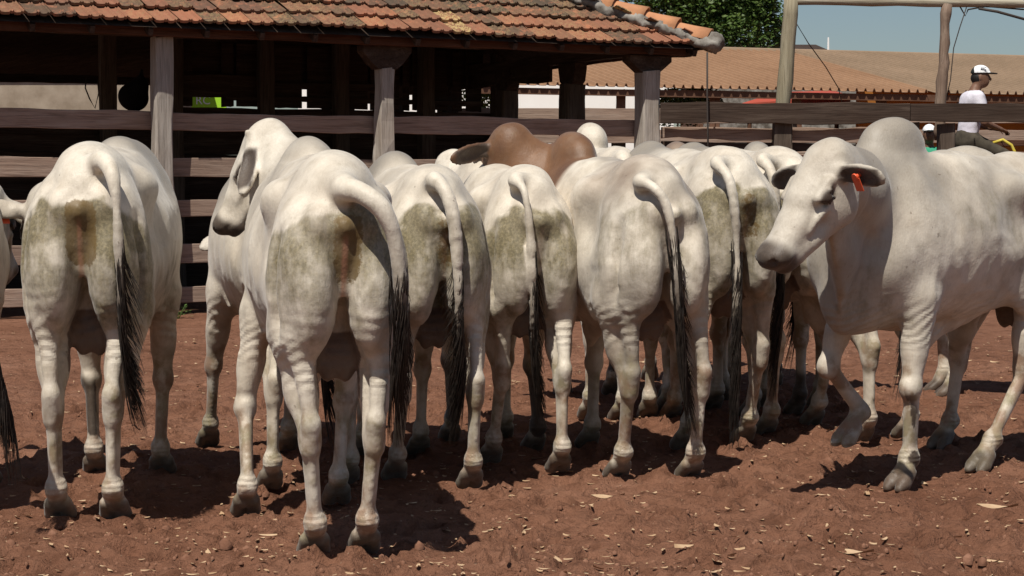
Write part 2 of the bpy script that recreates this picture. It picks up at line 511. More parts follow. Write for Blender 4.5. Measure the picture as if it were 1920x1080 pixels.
        S.cap(FT, Fo + (0, 0, .085), .036, .040, .02)
        claws(Fo[0], Fo[1], Fo[2])
    # loose skin folds behind the elbows
    for s in (-1, 1):
        for j in range(4):
            x = 1.01 - j * .020
            cap((x + .03, s * .205 * W, .90 - j * .010), (x + .005, s * .180 * W, .80 - j * .010), .016, .011, .018)
    # scrotum, sheath
    if scrotum:
        cap((.10, 0, .90), (.07, 0, .76), .05, .055, .05)
        for s in (-1, 1): ell((.07, s * .032, .735), (.045, .04, .085), .03)
    cap((.52, 0, .74), (.74, 0, .665), .055, .045, .07); cap((.74, 0, .665), (.78, 0, .585), .045, .022, .03)
    # neck and head
    if head is None:
        poll = np.array([1.72, by(1.2), 1.36]); yl, pit, rol = 0.0, .75, 0.0
    else:
        poll = L(head[0]); yl = head[1] - yaw; pit = head[2]; rol = head[3] if len(head) > 3 else 0.0
    cy, sy, cp, sp = math.cos(yl), math.sin(yl), math.cos(pit), math.sin(pit)
    d = np.array([cp * cy, cp * sy, -sp]); u = np.array([sp * cy, sp * sy, cp]); sd = np.cross(u, d)
    if rol:
        u, sd = u * math.cos(rol) + sd * math.sin(rol), sd * math.cos(rol) - u * math.sin(rol)
    def Hd(a, b, c): return poll + (a * d + b * hw * sd + c * u) * hs
    R3 = np.stack([d, sd, u], 1)
    nb = np.array([1.20, by(1.2), 1.20]); mid = nb * .45 + Hd(-.02, 0, -.14) * .55
    lat = np.cross(mid - nb, (0, 0, 1)); lat /= np.linalg.norm(lat) + 1e-9
    S.cap(nb, mid + (0, 0, .0), .20, .14, .08, (lat, .78))
    S.cap(mid, Hd(.03, 0, -.13), .155, .115, .08, (lat, .85))
    S.cap(np.array([1.18, by(1.1), 1.31]), Hd(-.03, 0, -.09), .12, .075, .08, (lat, .7))
    tb = np.array([1.36, by(1.3), .98]); tm = tb * .5 + Hd(.1, 0, -.22) * .5 - (0, 0, .05)
    S.cap(tb, tm, .13, .11, .08, (lat, .5)); S.cap(tm, Hd(.10, 0, -.19), .11, .07, .06, (lat, .5))
    dl0 = np.array([1.40, by(1.3), .80])
    S.cap(dl0, tm - (0, 0, .12), .085, .07, .05, (lat, .28)); S.cap(tm - (0, 0, .12), Hd(.16, 0, -.22), .07, .05, .05, (lat, .28))
    def HE(p, r, k, op='u'): S.ell(Hd(*p), (hs * r[0], hs * hw * r[1], hs * r[2]), k, R3, op)
    def HC(p, q_, ra, rb, k, sq=None): S.cap(Hd(*p), Hd(*q_), ra * hs, rb * hs, k, sq)
    HE((.07, 0, -.10), (.125, .100, .105), .04)
    HE((.0, 0, -.045), (.07, .085, .055), .04)
    HC((.04, 0, -.055), (.20, 0, -.065), .080, .078, .03, (u, .8))
    HC((.16, 0, -.085), (.30, 0, -.098), .080, .064, .03, (sd, hw)); HC((.30, 0, -.098), (.43, 0, -.105), .064, .062, .03, (sd, hw))
    HE((.455, 0, -.112), (.052, .074, .062), .025)
    HE((.485, 0, -.090), (.042, .066, .044), .02)
    HE((.450, 0, -.165), (.050, .052, .030), .014)
    for s in (-1, 1):
        HE((.13, s * .058, -.165), (.105, .044, .100), .035)
        HC((.15, s * .038, -.22), (.40, s * .026, -.165), .048, .036, .04)
        HC((.12, s * .090, -.056), (.205, s * .086, -.058), .024, .020, .02)
        HC((.21, s * .086, -.115), (.32, s * .062, -.125), .018, .012, .015)
        HE((.178, s * .116, -.084), (.036, .016, .020), .008, 'c')
        HE((.178, s * .098, -.084), (.026, .020, .019), .002)
        HC((.150, s * .112, -.066), (.205, s * .106, -.068), .009, .007, .005); HC((.155, s * .112, -.103), (.20, s * .106, -.104), .006, .005, .005)
        HE((.515, s * .044, -.082), (.022, .015, .015), .006, 'c')
        HE((.47, s * .074, -.142), (.045, .02, .007), .008, 'c')
        if horns: HC((.005, s * .080, -.022), (-.005, s * .094, -.006), .024, .018, .02)
    # ears
    earinfo = []
    for s, es in ((1, ears[0]), (-1, ears[1])):
        if not es: continue
        drop = es if isinstance(es, (int, float)) else 1
        e = s * sd * .86 - d * .12 - np.array([0, 0, .52]) * drop; e /= np.linalg.norm(e)
        nn = (d * .75 + u * .35) if earn is None or not earn[0 if s > 0 else 1] else (inv.to_3x3() @ Vector(earn[0 if s > 0 else 1]));nn = np.array(nn); nn -= e * (nn @ e); nn /= np.linalg.norm(nn); w = np.cross(nn, e)
        root = Hd(.055, s * .10, -.075)
        RE = np.stack([e, w, nn], 1)
        S.cap(root - e * .02, root + e * .05, .032, .034, .03)
        S.ell(root + e * .125, (.128, .052, .020), .015, RE)
        S.ell(root + e * .118 + nn * .026, (.098, .040, .026), .006, RE, 'c')
        earinfo.append((s, root, e, w, nn))
    # tail
    if tail is None:
        k = rs.uniform(-.03, .03)
        tl = [(-.08, 0, 1.44), (-.20, 0, 1.43), (-.275, k * .3, 1.33), (-.30, k, 1.10), (-.30, k * 1.5, .85), (-.27, k * 1.2, .62)]
    else: tl = [(-.06, 0, 1.385)] + [tuple(L(p) + np.array([.075 if i_ else .05, 0, 0])) for i_, p in enumerate(tail)]
    # resample the tail smoothly
    tp = np.array(tl, dtype=float); ts = []
    for i in range(len(tp) - 1):
        p0 = tp[max(i - 1, 0)]; p1 = tp[i]; p2 = tp[i + 1]; p3 = tp[min(i + 2, len(tp) - 1)]
        for t in (0, .25, .5, .75):
            ts.append(.5 * (2 * p1 + (p2 - p0) * t + (2 * p0 - 5 * p1 + 4 * p2 - p3) * t * t + (3 * p1 - p0 - 3 * p2 + p3) * t ** 3))
    ts.append(tp[-1]); n = len(ts)
    tr = [(.041 - .022 * (i / (n - 1)) ** .85) * tw * (.8 + .2 * min(1, i / 7)) for i in range(n)]
    for i in range(n - 1): S.cap(ts[i], ts[i + 1], tr[i], tr[i + 1], .045 if i < 5 else (.018 if i < 7 else .006))
    if True: S.floor(0.0)
    V, F = S.mesh()
    V = V.astype(np.float32)
    V0 = V.copy()
    dh_ = np.sqrt(((V - (poll + d * .25)) ** 2).sum(1)); nearhead = dh_ < .42; nh = 1 - smooth(dh_, .34, .50)
    Vr = relax(V, F, 3, .5); V = np.where(nearhead[:, None], relax(V, F, 1, .4), Vr)
    V[:, 2] = np.maximum(V[:, 2], 0)
    N = vnormals(V, F)
    if (N * (V - V.mean(0))).sum() < 0: F = F[:, ::-1].copy(); N = -N
    # drop loose specks: keep everything connected to the largest piece is not needed, primitives all touch
    x, y, z = V[:, 0], V[:, 1] - np.array([by(1.0)], dtype=np.float32) * smooth(V[:, 0], .1, 1.25), V[:, 2]
    so = seed * 7.3
    q = V + so
    body = smooth(z, .55, .8) * (1 - nearhead)
    # muscle and skin relief
    rel = fbm(q * 6.0, 2, 3) * .007 * body + fbm(q * 3.1, 2, 5) * .014 * body + fbm(q * 18, 2, 8) * .0012
    rib = np.sin((x + z * .12) * 52) * .0016 * smooth(x, .45, .6) * (1 - smooth(x, .95, 1.05)) * smooth(np.abs(y), .18, .28) * smooth(z, .8, .95) * (1 - smooth(z, 1.2, 1.32)); rel = rel + rib
    fold = np.sin((z + .25 * np.abs(y) + fbm(q * 4, 2, 51) * .05) * 120) * .0012 * smooth(z, .72, .78) * (1 - smooth(z, .90, 1.0)) * (x < .15) * np.clip(fbm(q * 5, 2, 52) * 3, 0, 1); rel = rel + fold
    vein = (1 - np.abs(fbm(q * 4.5, 2, 44)) * 6); rel = rel + np.clip(vein, 0, 1) * .003 * smooth(z, .45, .7) * (1 - smooth(z, 1.1, 1.25))
    wr = np.sin((z * 1.0 + fbm(q * 5, 2, 9) * .03) * 190) * .0013 * (smooth(z, .60, .70) * (1 - smooth(z, .82, .95))) * np.clip(fbm(q * 6, 2, 12) * 1.6 - .1, 0, 1)
    V = V + N * (rel + wr)[:, None] * (z > .02)[:, None]
    n1, n2 = fbm(q * 4.0, 4, 21), fbm(q * 9.0, 4, 31)
    C = dict(grey=.5, stain=1.0, dung=.5, dirt=.6, tan=0.0, humpgrey=.8, headgrey=.35, pink=.2)
    C.update(coat or {})
    # distance to tail so it keeps its own colour
    dt = np.full(len(V), 9.0, dtype=np.float32)
    for i in range(6, n - 1):
        for f_ in (0, .2, .4, .6, .8, 1.0):
            dt = np.minimum(dt, np.linalg.norm(V - (ts[i] * (1 - f_) + ts[i + 1] * f_), axis=1) - tr[i] * (1 - f_) - tr[i + 1] * f_)
    ontail = (dt < .012)
    ontail_s = 1 - smooth(dt, .006, .02)
    hd = (V - poll) @ np.stack([d, sd, u], 1)
    rear = smooth(-x, -.28, -.02)
    arch = 1.30 - 3.0 * (np.abs(y) - .06) ** 2 + n1 * .10
    stain = rear * smooth(arch - z + n2 * .05, -.02, .025) * (.5 + .5 * smooth(z, .92, 1.16)) * smooth(z, .70 + .12 * 0, .98)
    stain = stain * np.clip(.95 + n2 * .9 + n1 * .6, 0, 1) * C['stain']
    side = np.clip(n1 * 2.4 - .1, 0, 1) * smooth(z, .6, .8) * (1 - smooth(z, 1.2, 1.4)) * .7 * C['stain']
    stain = np.maximum(stain, side) * (1 - ontail_s * .8)
    grey = C['humpgrey'] * np.maximum(smooth(x, .74, .98) * smooth(z, 1.12, 1.42), smooth(x, 1.15, 1.45) * .9) * np.clip(1.15 + n1 * .8, 0, 1)
    grey = np.maximum(grey, C['grey'] * np.clip(n1 * 1.8 + .25, 0, 1) * .8)
    grey = grey * (1 - nh) + nh * C['headgrey'] * np.clip(1.0 + n1, 0, 1)
    dung = C['dung'] * (1 - smooth(np.abs(y + .01 + n1 * .02), .02, .085)) * smooth(z, .98, 1.08) * (1 - smooth(z, 1.25, 1.31)) * (x < -.1) * (1 - ontail)
    dung = dung + C['dung'] * .15 * ontail_s * (z < .9) * np.clip(n2 * 2, 0, 1)
    dirt = C['dirt'] * (1 - smooth(z, .25, .85)) * np.clip(.55 + n2 * 2.4, 0, 1) * 1.3
    dirt = np.maximum(dirt, (1 - smooth(z, .06, .26)) * 1.2 * C['dirt'])
    knee = np.zeros(len(V), dtype=np.float32)
    knee = smooth(z, .36, .43) * (1 - smooth(z, .50, .60)) * np.clip(.5 + n2 * 1.5, 0, 1)
    dirt = np.clip(dirt + knee * .6, 0, 1)
    dark = (1 - smooth(z + n2 * .03, .075, .115)) * .8
    muz = smooth(hd[:, 0] / hs + n2 * .02, .405, .46) * (np.abs(hd[:, 1]) < .14) * (hd[:, 2] < .02) * (hd[:, 0] < .66)
    dark = np.maximum(dark, muz * .95)
    te = np.linalg.norm(V - ts[-1], axis=1); dark = np.maximum(dark, (dt < .012) * (1 - smooth(te + n2 * .10, .12, .50)))
    for s in (-1, 1):
        ey = V - Hd(.178, s * .108, -.084); ey = np.sqrt((ey @ d / 1.8) ** 2 + (ey @ sd) ** 2 + (ey @ u) ** 2); dark = np.maximum(dark, 1 - smooth(ey, .024, .038))
    for (s, root, e, w, nn) in earinfo:
        r = V - root; a = r @ e; b_ = r @ w; c_ = r @ nn
        face = smooth(N @ nn, -.1, .45)
        inn = smooth(a, .0, .03) * (1 - smooth(a, .21, .235)) * (1 - smooth(np.abs(b_), .034, .046)) * face * (np.abs(c_) < .035)
        dark = np.maximum(dark, inn * .97)
    pink = C['pink'] * (1 - smooth(np.abs(y + n2 * .01), .003, .013)) * smooth(z, .84, .9) * (1 - smooth(z, 1.16, 1.22)) * (x < -.12) * (1 - ontail)
    scr = (x > -.03) & (x < .16) & (np.abs(V[:, 1]) < .08) & (z > .60) & (z < .84)
    pink = np.maximum(pink, scr * .5); dark = np.maximum(dark, scr * .72)
    tan = C['tan'] * np.clip(np.maximum(smooth(x, .66, .86) * smooth(z, 1.15, 1.38), (1 - smooth(np.abs(x - .15), .05, .35)) * smooth(z, 1.22, 1.42) * .38) * 1.5 + n1 * .5 * (z > 1.15), 0, 1)
    tan = np.maximum(tan, C['tan'] * nh * np.clip(.9 + n1, 0, 1))
    wrk = np.clip(np.sin((x * .5 + z + n1 * .06) * 150) * .5 + .5, 0, 1) * smooth(z, .60, .68) * (1 - smooth(z, .76, .88)) * .35
    wrk = wrk + np.clip(np.sin((z + n1 * .02) * 260) * .5 + .5, 0, 1) * (smooth(z, .1, .13) * (1 - smooth(z, .17, .20))) * .3
    o_ = mesh_np('body', V * sc, F.astype(np.int32), M['coat'], th)
    me = o_.data
    for nm, ch in (('m1', (grey, stain, dung, dirt)), ('m2', (dark, pink, tan, wrk))):
        at = me.color_attributes.new(nm, 'FLOAT_COLOR', 'POINT')
        at.data.foreach_set('color', np.stack([np.clip(c_, 0, 1) for c_ in ch], 1).astype(np.float32).ravel())
    # tail switch
    if switch != 0:
        n_st = 300 if h < .015 else 110
        end = np.array(ts[-1]); dr = np.array(ts[-1]) - np.array(ts[-4]); dr /= np.linalg.norm(dr)
        Ls = (switch or .38)
        sway = np.array([rs.uniform(-.03, .05), rs.uniform(-.06, .06), 0])
        mb = MB()
        for i in range(n_st):
            t0 = rs.random(); kf = n - 1 - t0 ** 2.5 * 10; k = int(kf); b0 = np.array(ts[k]) * (1 - kf + k) + np.array(ts[min(k + 1, n - 1)]) * (kf - k); k = min(k, n - 1)
            ang = rs.random() * 6.28; r0 = tr[k] * .9
            off = np.array([math.cos(ang), math.sin(ang), 0]) * r0
            ln = Ls * (.35 + .75 * rs.random() ** 1.3)
            bul = .016 + .016 * rs.random()
            ps = []; rr = []
            for j in range(6):
                t = j / 5
                pz = b0 + off * (1 + bul / .05 * math.sin(t * 2.6)) + (dr * .6 + np.array([0, 0, -.4])) * ln * t + sway * t * t + np.array([math.sin(t * 5 + ang), math.cos(t * 4 + ang), 0]) * .008
                ps.append(pz * sc); rr.append((.0034 * min(1, .35 + t * 2.5) * (1 - t * .85)) * sc)
            mb.tube(ps, rr, 3, cap=False)
        mb.build('tail_switch', M['switch'], th, smooth=True)
    for (s, root, e, w, nn) in earinfo:
        if tag_ear and s in tag_ear:
            c0 = (root + e * .10 + w * .0 + nn * .018)
            mb = MB()
            n_ = Vector(nn); e_ = Vector(e); w_ = Vector(w); c0 = Vector(c0)
            down = Vector((0, 0, -1)); down = (down - n_ * down.dot(n_)).normalized(); ac = n_.cross(down)
            mb.tube([(c0 - n_ * .035) * sc, (c0 + n_ * .008) * sc], [.010 * sc] * 2, 10)
            mb.box((c0 + n_ * .006 + down * .032) * sc, ac * .022 * sc, n_ * .002 * sc, down * .030 * sc)
            mb.tube([(c0 + n_ * .004 + down * -.002) * sc, (c0 + n_ * .012 + down * -.002) * sc], [.016 * sc] * 2, 12)
            mb.build('ear_tag', M['tag'], th, bevel=.002)
    return th
# ------------------------------------------------------------------ more materials
def ground_material():
    T = NT('red_earth')
    n1 = T.noise(.9, 6, .6); n2 = T.noise(7, 7, .68); n3 = T.noise(45, 5, .7)
    c = T.ramp(n1, [(.3, (.185, .084, .050)), (.55, (.255, .123, .076)), (.75, (.31, .160, .104))])
    c = T.mix(T.ramp(n2, [(.36, .75), (.52, 0.0)]), c, (.125, .055, .032))
    c = T.mix(T.ramp(n2, [(.6, 0.0), (.78, .45)]), c, (.36, .215, .145))
    c = T.mix(T.ramp(n3, [(.3, .6), (.45, 0.0)]), c, (.11, .05, .03))
    fl = T.n('ShaderNodeTexVoronoi', feature='F1'); fl.inputs['Scale'].default_value = 26; T.l(T.co(), fl.inputs['Vector'])
    sp = T.math('MULTIPLY', T.ramp(fl.outputs['Distance'], [(.05, 1.0), (.13, 0.0)]), T.ramp(T.noise(5, 3), [(.5, 0.0), (.62, .7)]))
    c = T.mix(sp, c, (.45, .33, .23))
    T.color(c).rough(.95); T.b.inputs['Specular IOR Level'].default_value = .1
    T.bump(T.math('ADD', T.math('MULTIPLY', n2, 1.0), T.math('MULTIPLY', n3, .6)), 1.0, .05)
    return T.m
def wood_material(name, cols, axis='X', dirt=None, dirt_z=1.2):
    T = NT(name)
    sc = {'X': (1.2, 14, 14), 'Z': (14, 14, 1.2), 'Y': (14, 1.2, 14)}[axis]
    sc2 = {'X': (2.5, 70, 70), 'Z': (70, 70, 2.5), 'Y': (70, 2.5, 70)}[axis]
    info = T.n('ShaderNodeObjectInfo')
    vec = T.n('ShaderNodeVectorMath', operation='ADD'); T.l(T.co(), vec.inputs[0])
    cm = T.n('ShaderNodeCombineXYZ'); r = T.math('MULTIPLY', info.outputs['Random'], 40.0)
    for k in range(3): T.l(r, cm.inputs[k])
    T.l(cm.outputs[0], vec.inputs[1])
    g = T.noise(1.0, 6, .65, T.map(vec.outputs[0], sc), .6); g2 = T.noise(1.0, 4, .6, T.map(vec.outputs[0], sc2))
    b = T.noise(1.7, 4, .6, vec.outputs[0])
    c = T.ramp(g, [(.25, cols[0]), (.5, cols[1]), (.72, cols[2])])
    c = T.mix(T.ramp(g2, [(.3, .7), (.5, 0.0)]), c, tuple(x * .35 for x in cols[0]))
    c = T.mix(T.ramp(b, [(.4, 0.0), (.75, .5)]), c, cols[3])
    if dirt:
        geo = T.n('ShaderNodeNewGeometry'); sx = T.n('ShaderNodeSeparateXYZ'); T.l(geo.outputs['Position'], sx.inputs[0])
        zz = T.math('ADD', sx.outputs[2], T.math('MULTIPLY', b, .9))
        c = T.mix(T.ramp(T.math('MULTIPLY', zz, 1 / (dirt_z * 2)), [(.3, .85), (.75, 0.0)]), c, dirt)
    c = T.mix(T.math('MULTIPLY', info.outputs['Random'], .35), c, tuple(x * .5 for x in cols[1]))
    T.color(c).rough(.88); T.b.inputs['Specular IOR Level'].default_value = .15
    T.bump(T.math('ADD', g, T.math('MULTIPLY', g2, .5)), .7, .012)
    return T.m
WC = ((.16, .125, .10), (.30, .245, .20), (.42, .36, .31), (.27, .18, .13))
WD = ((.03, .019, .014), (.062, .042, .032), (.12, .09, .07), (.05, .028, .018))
M['ground'] = ground_material()
M['post'] = wood_material('weathered_post', ((.22, .19, .16), (.40, .355, .31), (.52, .48, .43), (.33, .25, .19)), 'Z', (.24, .13, .085), 1.35)
M['rail'] = wood_material('weathered_rail', ((.19, .13, .10), (.34, .245, .19), (.42, .33, .27), (.31, .19, .135)), 'X')
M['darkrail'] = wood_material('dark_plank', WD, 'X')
M['darkpost'] = wood_material('dark_post', ((.05, .038, .03), (.10, .077, .06), (.16, .13, .105), (.07, .048, .035)), 'Z')  # tone lowered so the shade under the shed roof sits in the colour
M['beam'] = wood_material('beam_wood', ((.05, .022, .014), (.09, .04, .025), (.13, .065, .045), (.07, .03, .02)), 'X')  # brown darkened to carry the shade beneath the eave
M['pole'] = wood_material('lichen_pole', ((.20, .17, .115), (.33, .29, .20), (.43, .39, .29), (.24, .19, .12)), 'Z')
M['barnwood'] = simple('barn_column_wood', (.10, .05, .03), .85, .2, (.15, .08, .05), 6)
M['cement'] = simple('cement', (.30, .28, .25), .95, .1, (.10, .085, .07), 6, .6)
M['white'] = simple('white_wall', (.86, .85, .82), .8, .2, (.82, .80, .77), 1.2)
M['tanwall'] = simple('stained_wall', (.36, .30, .235), .9, .1, (.25, .20, .15), 3)
M['ochre'] = simple('ochre_wall', (.42, .17, .035), .85, .2, (.33, .13, .03), 2)
M['redroof'] = simple('red_sheet', (.42, .075, .045), .6, .3, (.34, .07, .045), 3)
M['lime'] = simple('lime_paint', (.33, .62, .03), .6, .3)
M['sack'] = simple('black_sack', (.010, .009, .010), .8, .2, (.02, .017, .017), 9)
M['wire'] = simple('wire', (.05, .04, .035), .7, .3)
M['leaf'] = simple('leaf', (.055, .095, .022), .6, .3, (.085, .135, .03), .9)
M['bark'] = simple('bark', (.12, .085, .06), .95, .1, (.2, .15, .11), 9, .5)
M['dryleaf'] = simple('dry_leaf', (.50, .36, .23), .8, .2, (.36, .23, .13), 13)
M['yellowleaf'] = simple('yellow_leaf', (.62, .47, .05), .6, .3, (.45, .38, .08), 30)
M['clod'] = simple('clod', (.15, .07, .043), .95, .1, (.25, .13, .085), 20, .5)

# ------------------------------------------------------------------ ground
def ground():
    ys = [-6.0, -2, 2, 4.5, 5.5, 6.0]
    y = 6.3
    while y < 700:
        ys.append(y); y += .017 if y < 9 else (.024 if y < 12 else (.04 if y < 16 else (.12 if y < 26 else y * .12)))
    xs = [0.0]; x = 0.0
    while x < 400:
        x += .020 if x < 3.0 else (.07 if x < 6 else x * .15); xs.append(x)
    xs = np.array(sorted([-a for a in xs[1:]] + xs), dtype=np.float32); ys = np.array(ys, dtype=np.float32)
    X, Y = np.meshgrid(xs, ys); p = np.stack([X, Y, np.zeros_like(X)], -1)
    near = (1 - smooth(Y, 13, 26)) * (1 - smooth(np.abs(X), 3.4, 6)) * smooth(Y, 5.5, 6.3)
    Z = fbm(p * 1.1, 3, 2) * .035 + fbm(p * 5, 3, 4) * .028 + fbm(p * 17, 3, 6) * .024
    rid = 1 - np.abs(fbm(p * 6.5, 3, 8)) * 2.2; Z += np.clip(rid, 0, 1) ** 3 * .008
    # hoof prints
    rs = random.Random(4)
    for k in range(620):
        cx, cy = rs.uniform(-3, 3), rs.uniform(6.4, 13); r = rs.uniform(.045, .07); d = rs.uniform(.02, .055)
        i0, i1 = np.searchsorted(xs, (cx - .2, cx + .2)); j0, j1 = np.searchsorted(ys, (cy - .2, cy + .2))
        if i1 <= i0 or j1 <= j0: continue
        q = np.sqrt((X[j0:j1, i0:i1] - cx) ** 2 + ((Y[j0:j1, i0:i1] - cy) * .8) ** 2) / r
        Z[j0:j1, i0:i1] += -d * np.exp(-q ** 4) + d * .55 * np.exp(-((q - 1.35) / .3) ** 2)
    Z = Z * near - .004
    n, m = Y.shape; V = np.stack([X, Y, Z], -1).reshape(-1, 3)
    i = np.arange(n * m).reshape(n, m)
    F = np.stack([i[:-1, :-1], i[:-1, 1:], i[1:, 1:], i[1:, :-1]], -1).reshape(-1, 4)
    o = mesh_np('ground', V, F, M['ground']); tag(o, kind='structure')
    def h(x, y):
        a = min(max(np.searchsorted(xs, x), 0), m - 1); b = min(max(np.searchsorted(ys, y), 0), n - 1); return float(Z[b, a])
    return h
GH = ground()

# dry leaves and clods strewn over the yard
def litter():
    rs = random.Random(11); mb = MB()
    for k in range(3000):
        y = 6.5 + (rs.random() ** 1.6) * 12; x = rs.uniform(-.32, .32) * y
        L_ = rs.uniform(.008, .020) * (2.0 if rs.random() < .07 else 1); w = L_ * rs.uniform(.22, .42); a = rs.random() * 6.28; z = GH(x, y) + .005
        ca, sa = math.cos(a), math.sin(a); cu = rs.uniform(.02, .22) * L_; tw = rs.uniform(-.2, .2) * L_
        pts = []
        for i in range(5):
            t = i / 4; ww = w * math.sin(math.pi * (.06 + .88 * t)) ** .8
            zz = z + cu * (2 * t - 1) ** 2
            for s in (-1, 0, 1):
                lx = (t - .5) * 2 * L_; ly = s * ww
                pts.append((x + lx * ca - ly * sa, y + lx * sa + ly * ca, zz + abs(s) * w * .35 + s * tw * t))
        mb.add(pts, [(i * 3 + j, i * 3 + j + 1, i * 3 + j + 4, i * 3 + j + 3) for i in range(4) for j in (0, 1)])
    tag(mb.build('dry_leaf_litter', M['dryleaf'], smooth=True), 'pale dry leaves and chaff strewn over the red earth', 'leaf litter', kind='stuff')
    mb = MB()
    for k in range(4200):
        y = 6.4 + (rs.random() ** 1.7) * 11; x = rs.uniform(-.33, .33) * y; r = rs.uniform(.004, .011) if rs.random() < .97 else rs.uniform(.014, .026)
        z = GH(x, y) + r * .2
        top = Vector((x, y, z + r * rs.uniform(.5, .9)))
        n = 6; ring = [Vector((x + math.cos(j * 1.047 + k) * r * rs.uniform(.7, 1.3), y + math.sin(j * 1.047 + k) * r * rs.uniform(.7, 1.3), z + rs.uniform(-.1, .25) * r)) for j in range(n)]
        low = [Vector((p.x, p.y, z - r)) for p in ring]
        mb.add([top] + ring + low, [(0, 1 + j, 1 + (j + 1) % n) for j in range(n)] + [(1 + j, 1 + n + j, 1 + n + (j + 1) % n, 1 + (j + 1) % n) for j in range(n)])
    tag(mb.build('soil_clods', M['clod'], smooth=True), 'small clods of red earth lying on the yard', 'clods', kind='stuff')
    for (u, v, a, L_, lab, mt) in ((1662, 978, .3, .05, 'small yellow leaf lying on the earth in front of the walking bull', 'yellowleaf'),
                               (1905, 938, .2, .085, 'large yellow green leaf on the earth at the right edge of the picture', 'yellowleaf'),
                               (1268, 1014, -.2, .075, 'long pale dry leaf lying on bare earth below the brown humped bull', 'dryleaf'),
                               (1870, 968, -.1, .085, 'long narrow tan leaf lying near the bottom right of the yard', 'dryleaf'),
                               (1345, 1056, -.1, .07, 'pale dry leaf close to the bottom edge right of the middle', 'dryleaf'),
                               (1005, 1060, .0, .085, 'broad pale dry leaf at the bottom edge in the middle', 'dryleaf'),
                               (1140, 930, .1, .075, 'crumpled whitish leaf lying under the brown humped bull', 'dryleaf'),
                               (1600, 1050, -.25, .075, 'bleached dry leaf at the bottom edge below the walking bull', 'dryleaf')):
        p = G(u, v); p.z = GH(p.x, p.y) + .012; mb = MB(); ca, sa = math.cos(a), math.sin(a); pts = []
        for i in range(9):
            t = i / 8; ww = L_ * .24 * math.sin(math.pi * (.04 + .92 * t)) ** .7 * (1 + .15 * math.sin(i * 2.3))
            for s in (-1, 0, 1):
                lx = (t - .5) * 2 * L_; ly = s * ww
                pts.append((lx * ca - ly * sa, lx * sa + ly * ca, L_ * .12 * (2 * t - 1) ** 2 + abs(s) * L_ * .07 + s * .006 * math.sin(t * 5)))
        mb.add(pts, [(i * 3 + j, i * 3 + j + 1, i * 3 + j + 4, i * 3 + j + 3) for i in range(8) for j in (0, 1)])
        o = mb.build('fallen_leaf', M[mt], smooth=True); o.location = p
        tag(o, lab, 'leaf', 'larger fallen leaves on the yard')
litter()

# ------------------------------------------------------------------ timber helpers: boards carry their own local frame, grain along local X
def board(name, a, b, hgt, thick, mat, parent=None, seed=0, rough=.004, seg=None):
    a, b = Vector(a), Vector(b); Ln = (b - a).length
    mb = MB(); mb.plank((0, 0, 0), (Ln, 0, 0), hgt, thick, seg=seg or max(4, int(Ln / .22)), rough=rough, seed=seed)
    o = mb.build(name, mat, parent, bevel=.006)
    o.location = a; o.rotation_euler = (0, -math.asin((b.z - a.z) / Ln), math.atan2(b.y - a.y, b.x - a.x)); return o
def post(name, x, y, z0, z1, w, dpt, mat, parent=None, seed=0, rz=0.0, lean=(0, 0), rough=.008, seg=14):
    """hewn post: uneven rectangle in section"""
    rs = random.Random(seed); vs = []; fs = []; H_ = z1 - z0; o4 = [rs.gauss(0, rough) for _ in range(8)]
    for i in range(seg + 1):
        t = i / seg; o4 = [v * .75 + rs.gauss(0, rough * .7) for v in o4]; fl = 1 + .10 * (1 - t) ** 3
        ch = .82 if i in (0, seg) and False else 1
        for j, (sx, sy) in enumerate(((-1, -.8), (-.8, -1), (.8, -1), (1, -.8), (1, .8), (.8, 1), (-.8, 1), (-1, .8))):
            vs.append((sx * w / 2 * fl * ch + o4[j] + lean[0] * t * H_, sy * dpt / 2 * fl * ch + o4[(j + 3) % 8] + lean[1] * t * H_, z0 + H_ * t + (rs.gauss(0, .012) if i == seg else 0)))
    for i in range(seg):
        for j in range(8): fs.append((i * 8 + j, i * 8 + (j + 1) % 8, i * 8 + 8 + (j + 1) % 8, i * 8 + 8 + j))
    fs += [tuple(range(7, -1, -1)), tuple(seg * 8 + j for j in range(8))]
    mb = MB(); mb.add(vs, fs); o = mb.build(name, mat, parent, bevel=.005)
    o.location = (x, y, 0); o.rotation_euler = (0, 0, rz); return o

# ------------------------------------------------------------------ the tiled shed
S0 = Vector((1.63, 23.5, 0)); AL = Vector((-.881, -.473, 0)); BD = Vector((-.473, .881, 0)); OUT = -BD
AROT = math.atan2(AL.y, AL.x)
EZ = 3.055; OV = .36; OVE = .66; DEP = 9.4; LEN = 14.5; SLOPE = math.tan(math.radians(27))
def SH(a, b, z=0.0): return S0 + AL * a + BD * b + Vector((0, 0, z))
shed = thing('cattle_shed', 'open timber cattle shed with old orange clay tile roof and heavy posts', 'shed', S0)
inv0 = -S0
def rel(o):
    o.location = Vector(o.location) - S0; return o
def tile_material():
    T = NT('clay_tile'); a = T.attr('tile')
    n1 = T.noise(9, 5, .65); n2 = T.noise(30, 5, .7)
    s = T.n('ShaderNodeSeparateColor'); T.l(a.outputs['Color'], s.inputs[0])
    c = T.mix(s.outputs[0], (.39, .155, .085), (.27, .115, .072))
    c = T.mix(T.math('MULTIPLY', s.outputs[1], T.ramp(n1, [(.30, 0.0), (.5, 1.0)])), c, (.085, .062, .045))
    c = T.mix(T.math('MULTIPLY', s.outputs[2], T.ramp(n2, [(.45, 0.0), (.6, 1.0)])), c, (.50, .38, .17))
    c = T.mix(T.ramp(n2, [(.56, 0.0), (.7, .6)]), c, (.09, .07, .055))
    T.color(c).rough(.9); T.b.inputs['Specular IOR Level'].default_value = .15; T.bump(n2, .5, .008)
    return T.m
M['tile'] = tile_material()
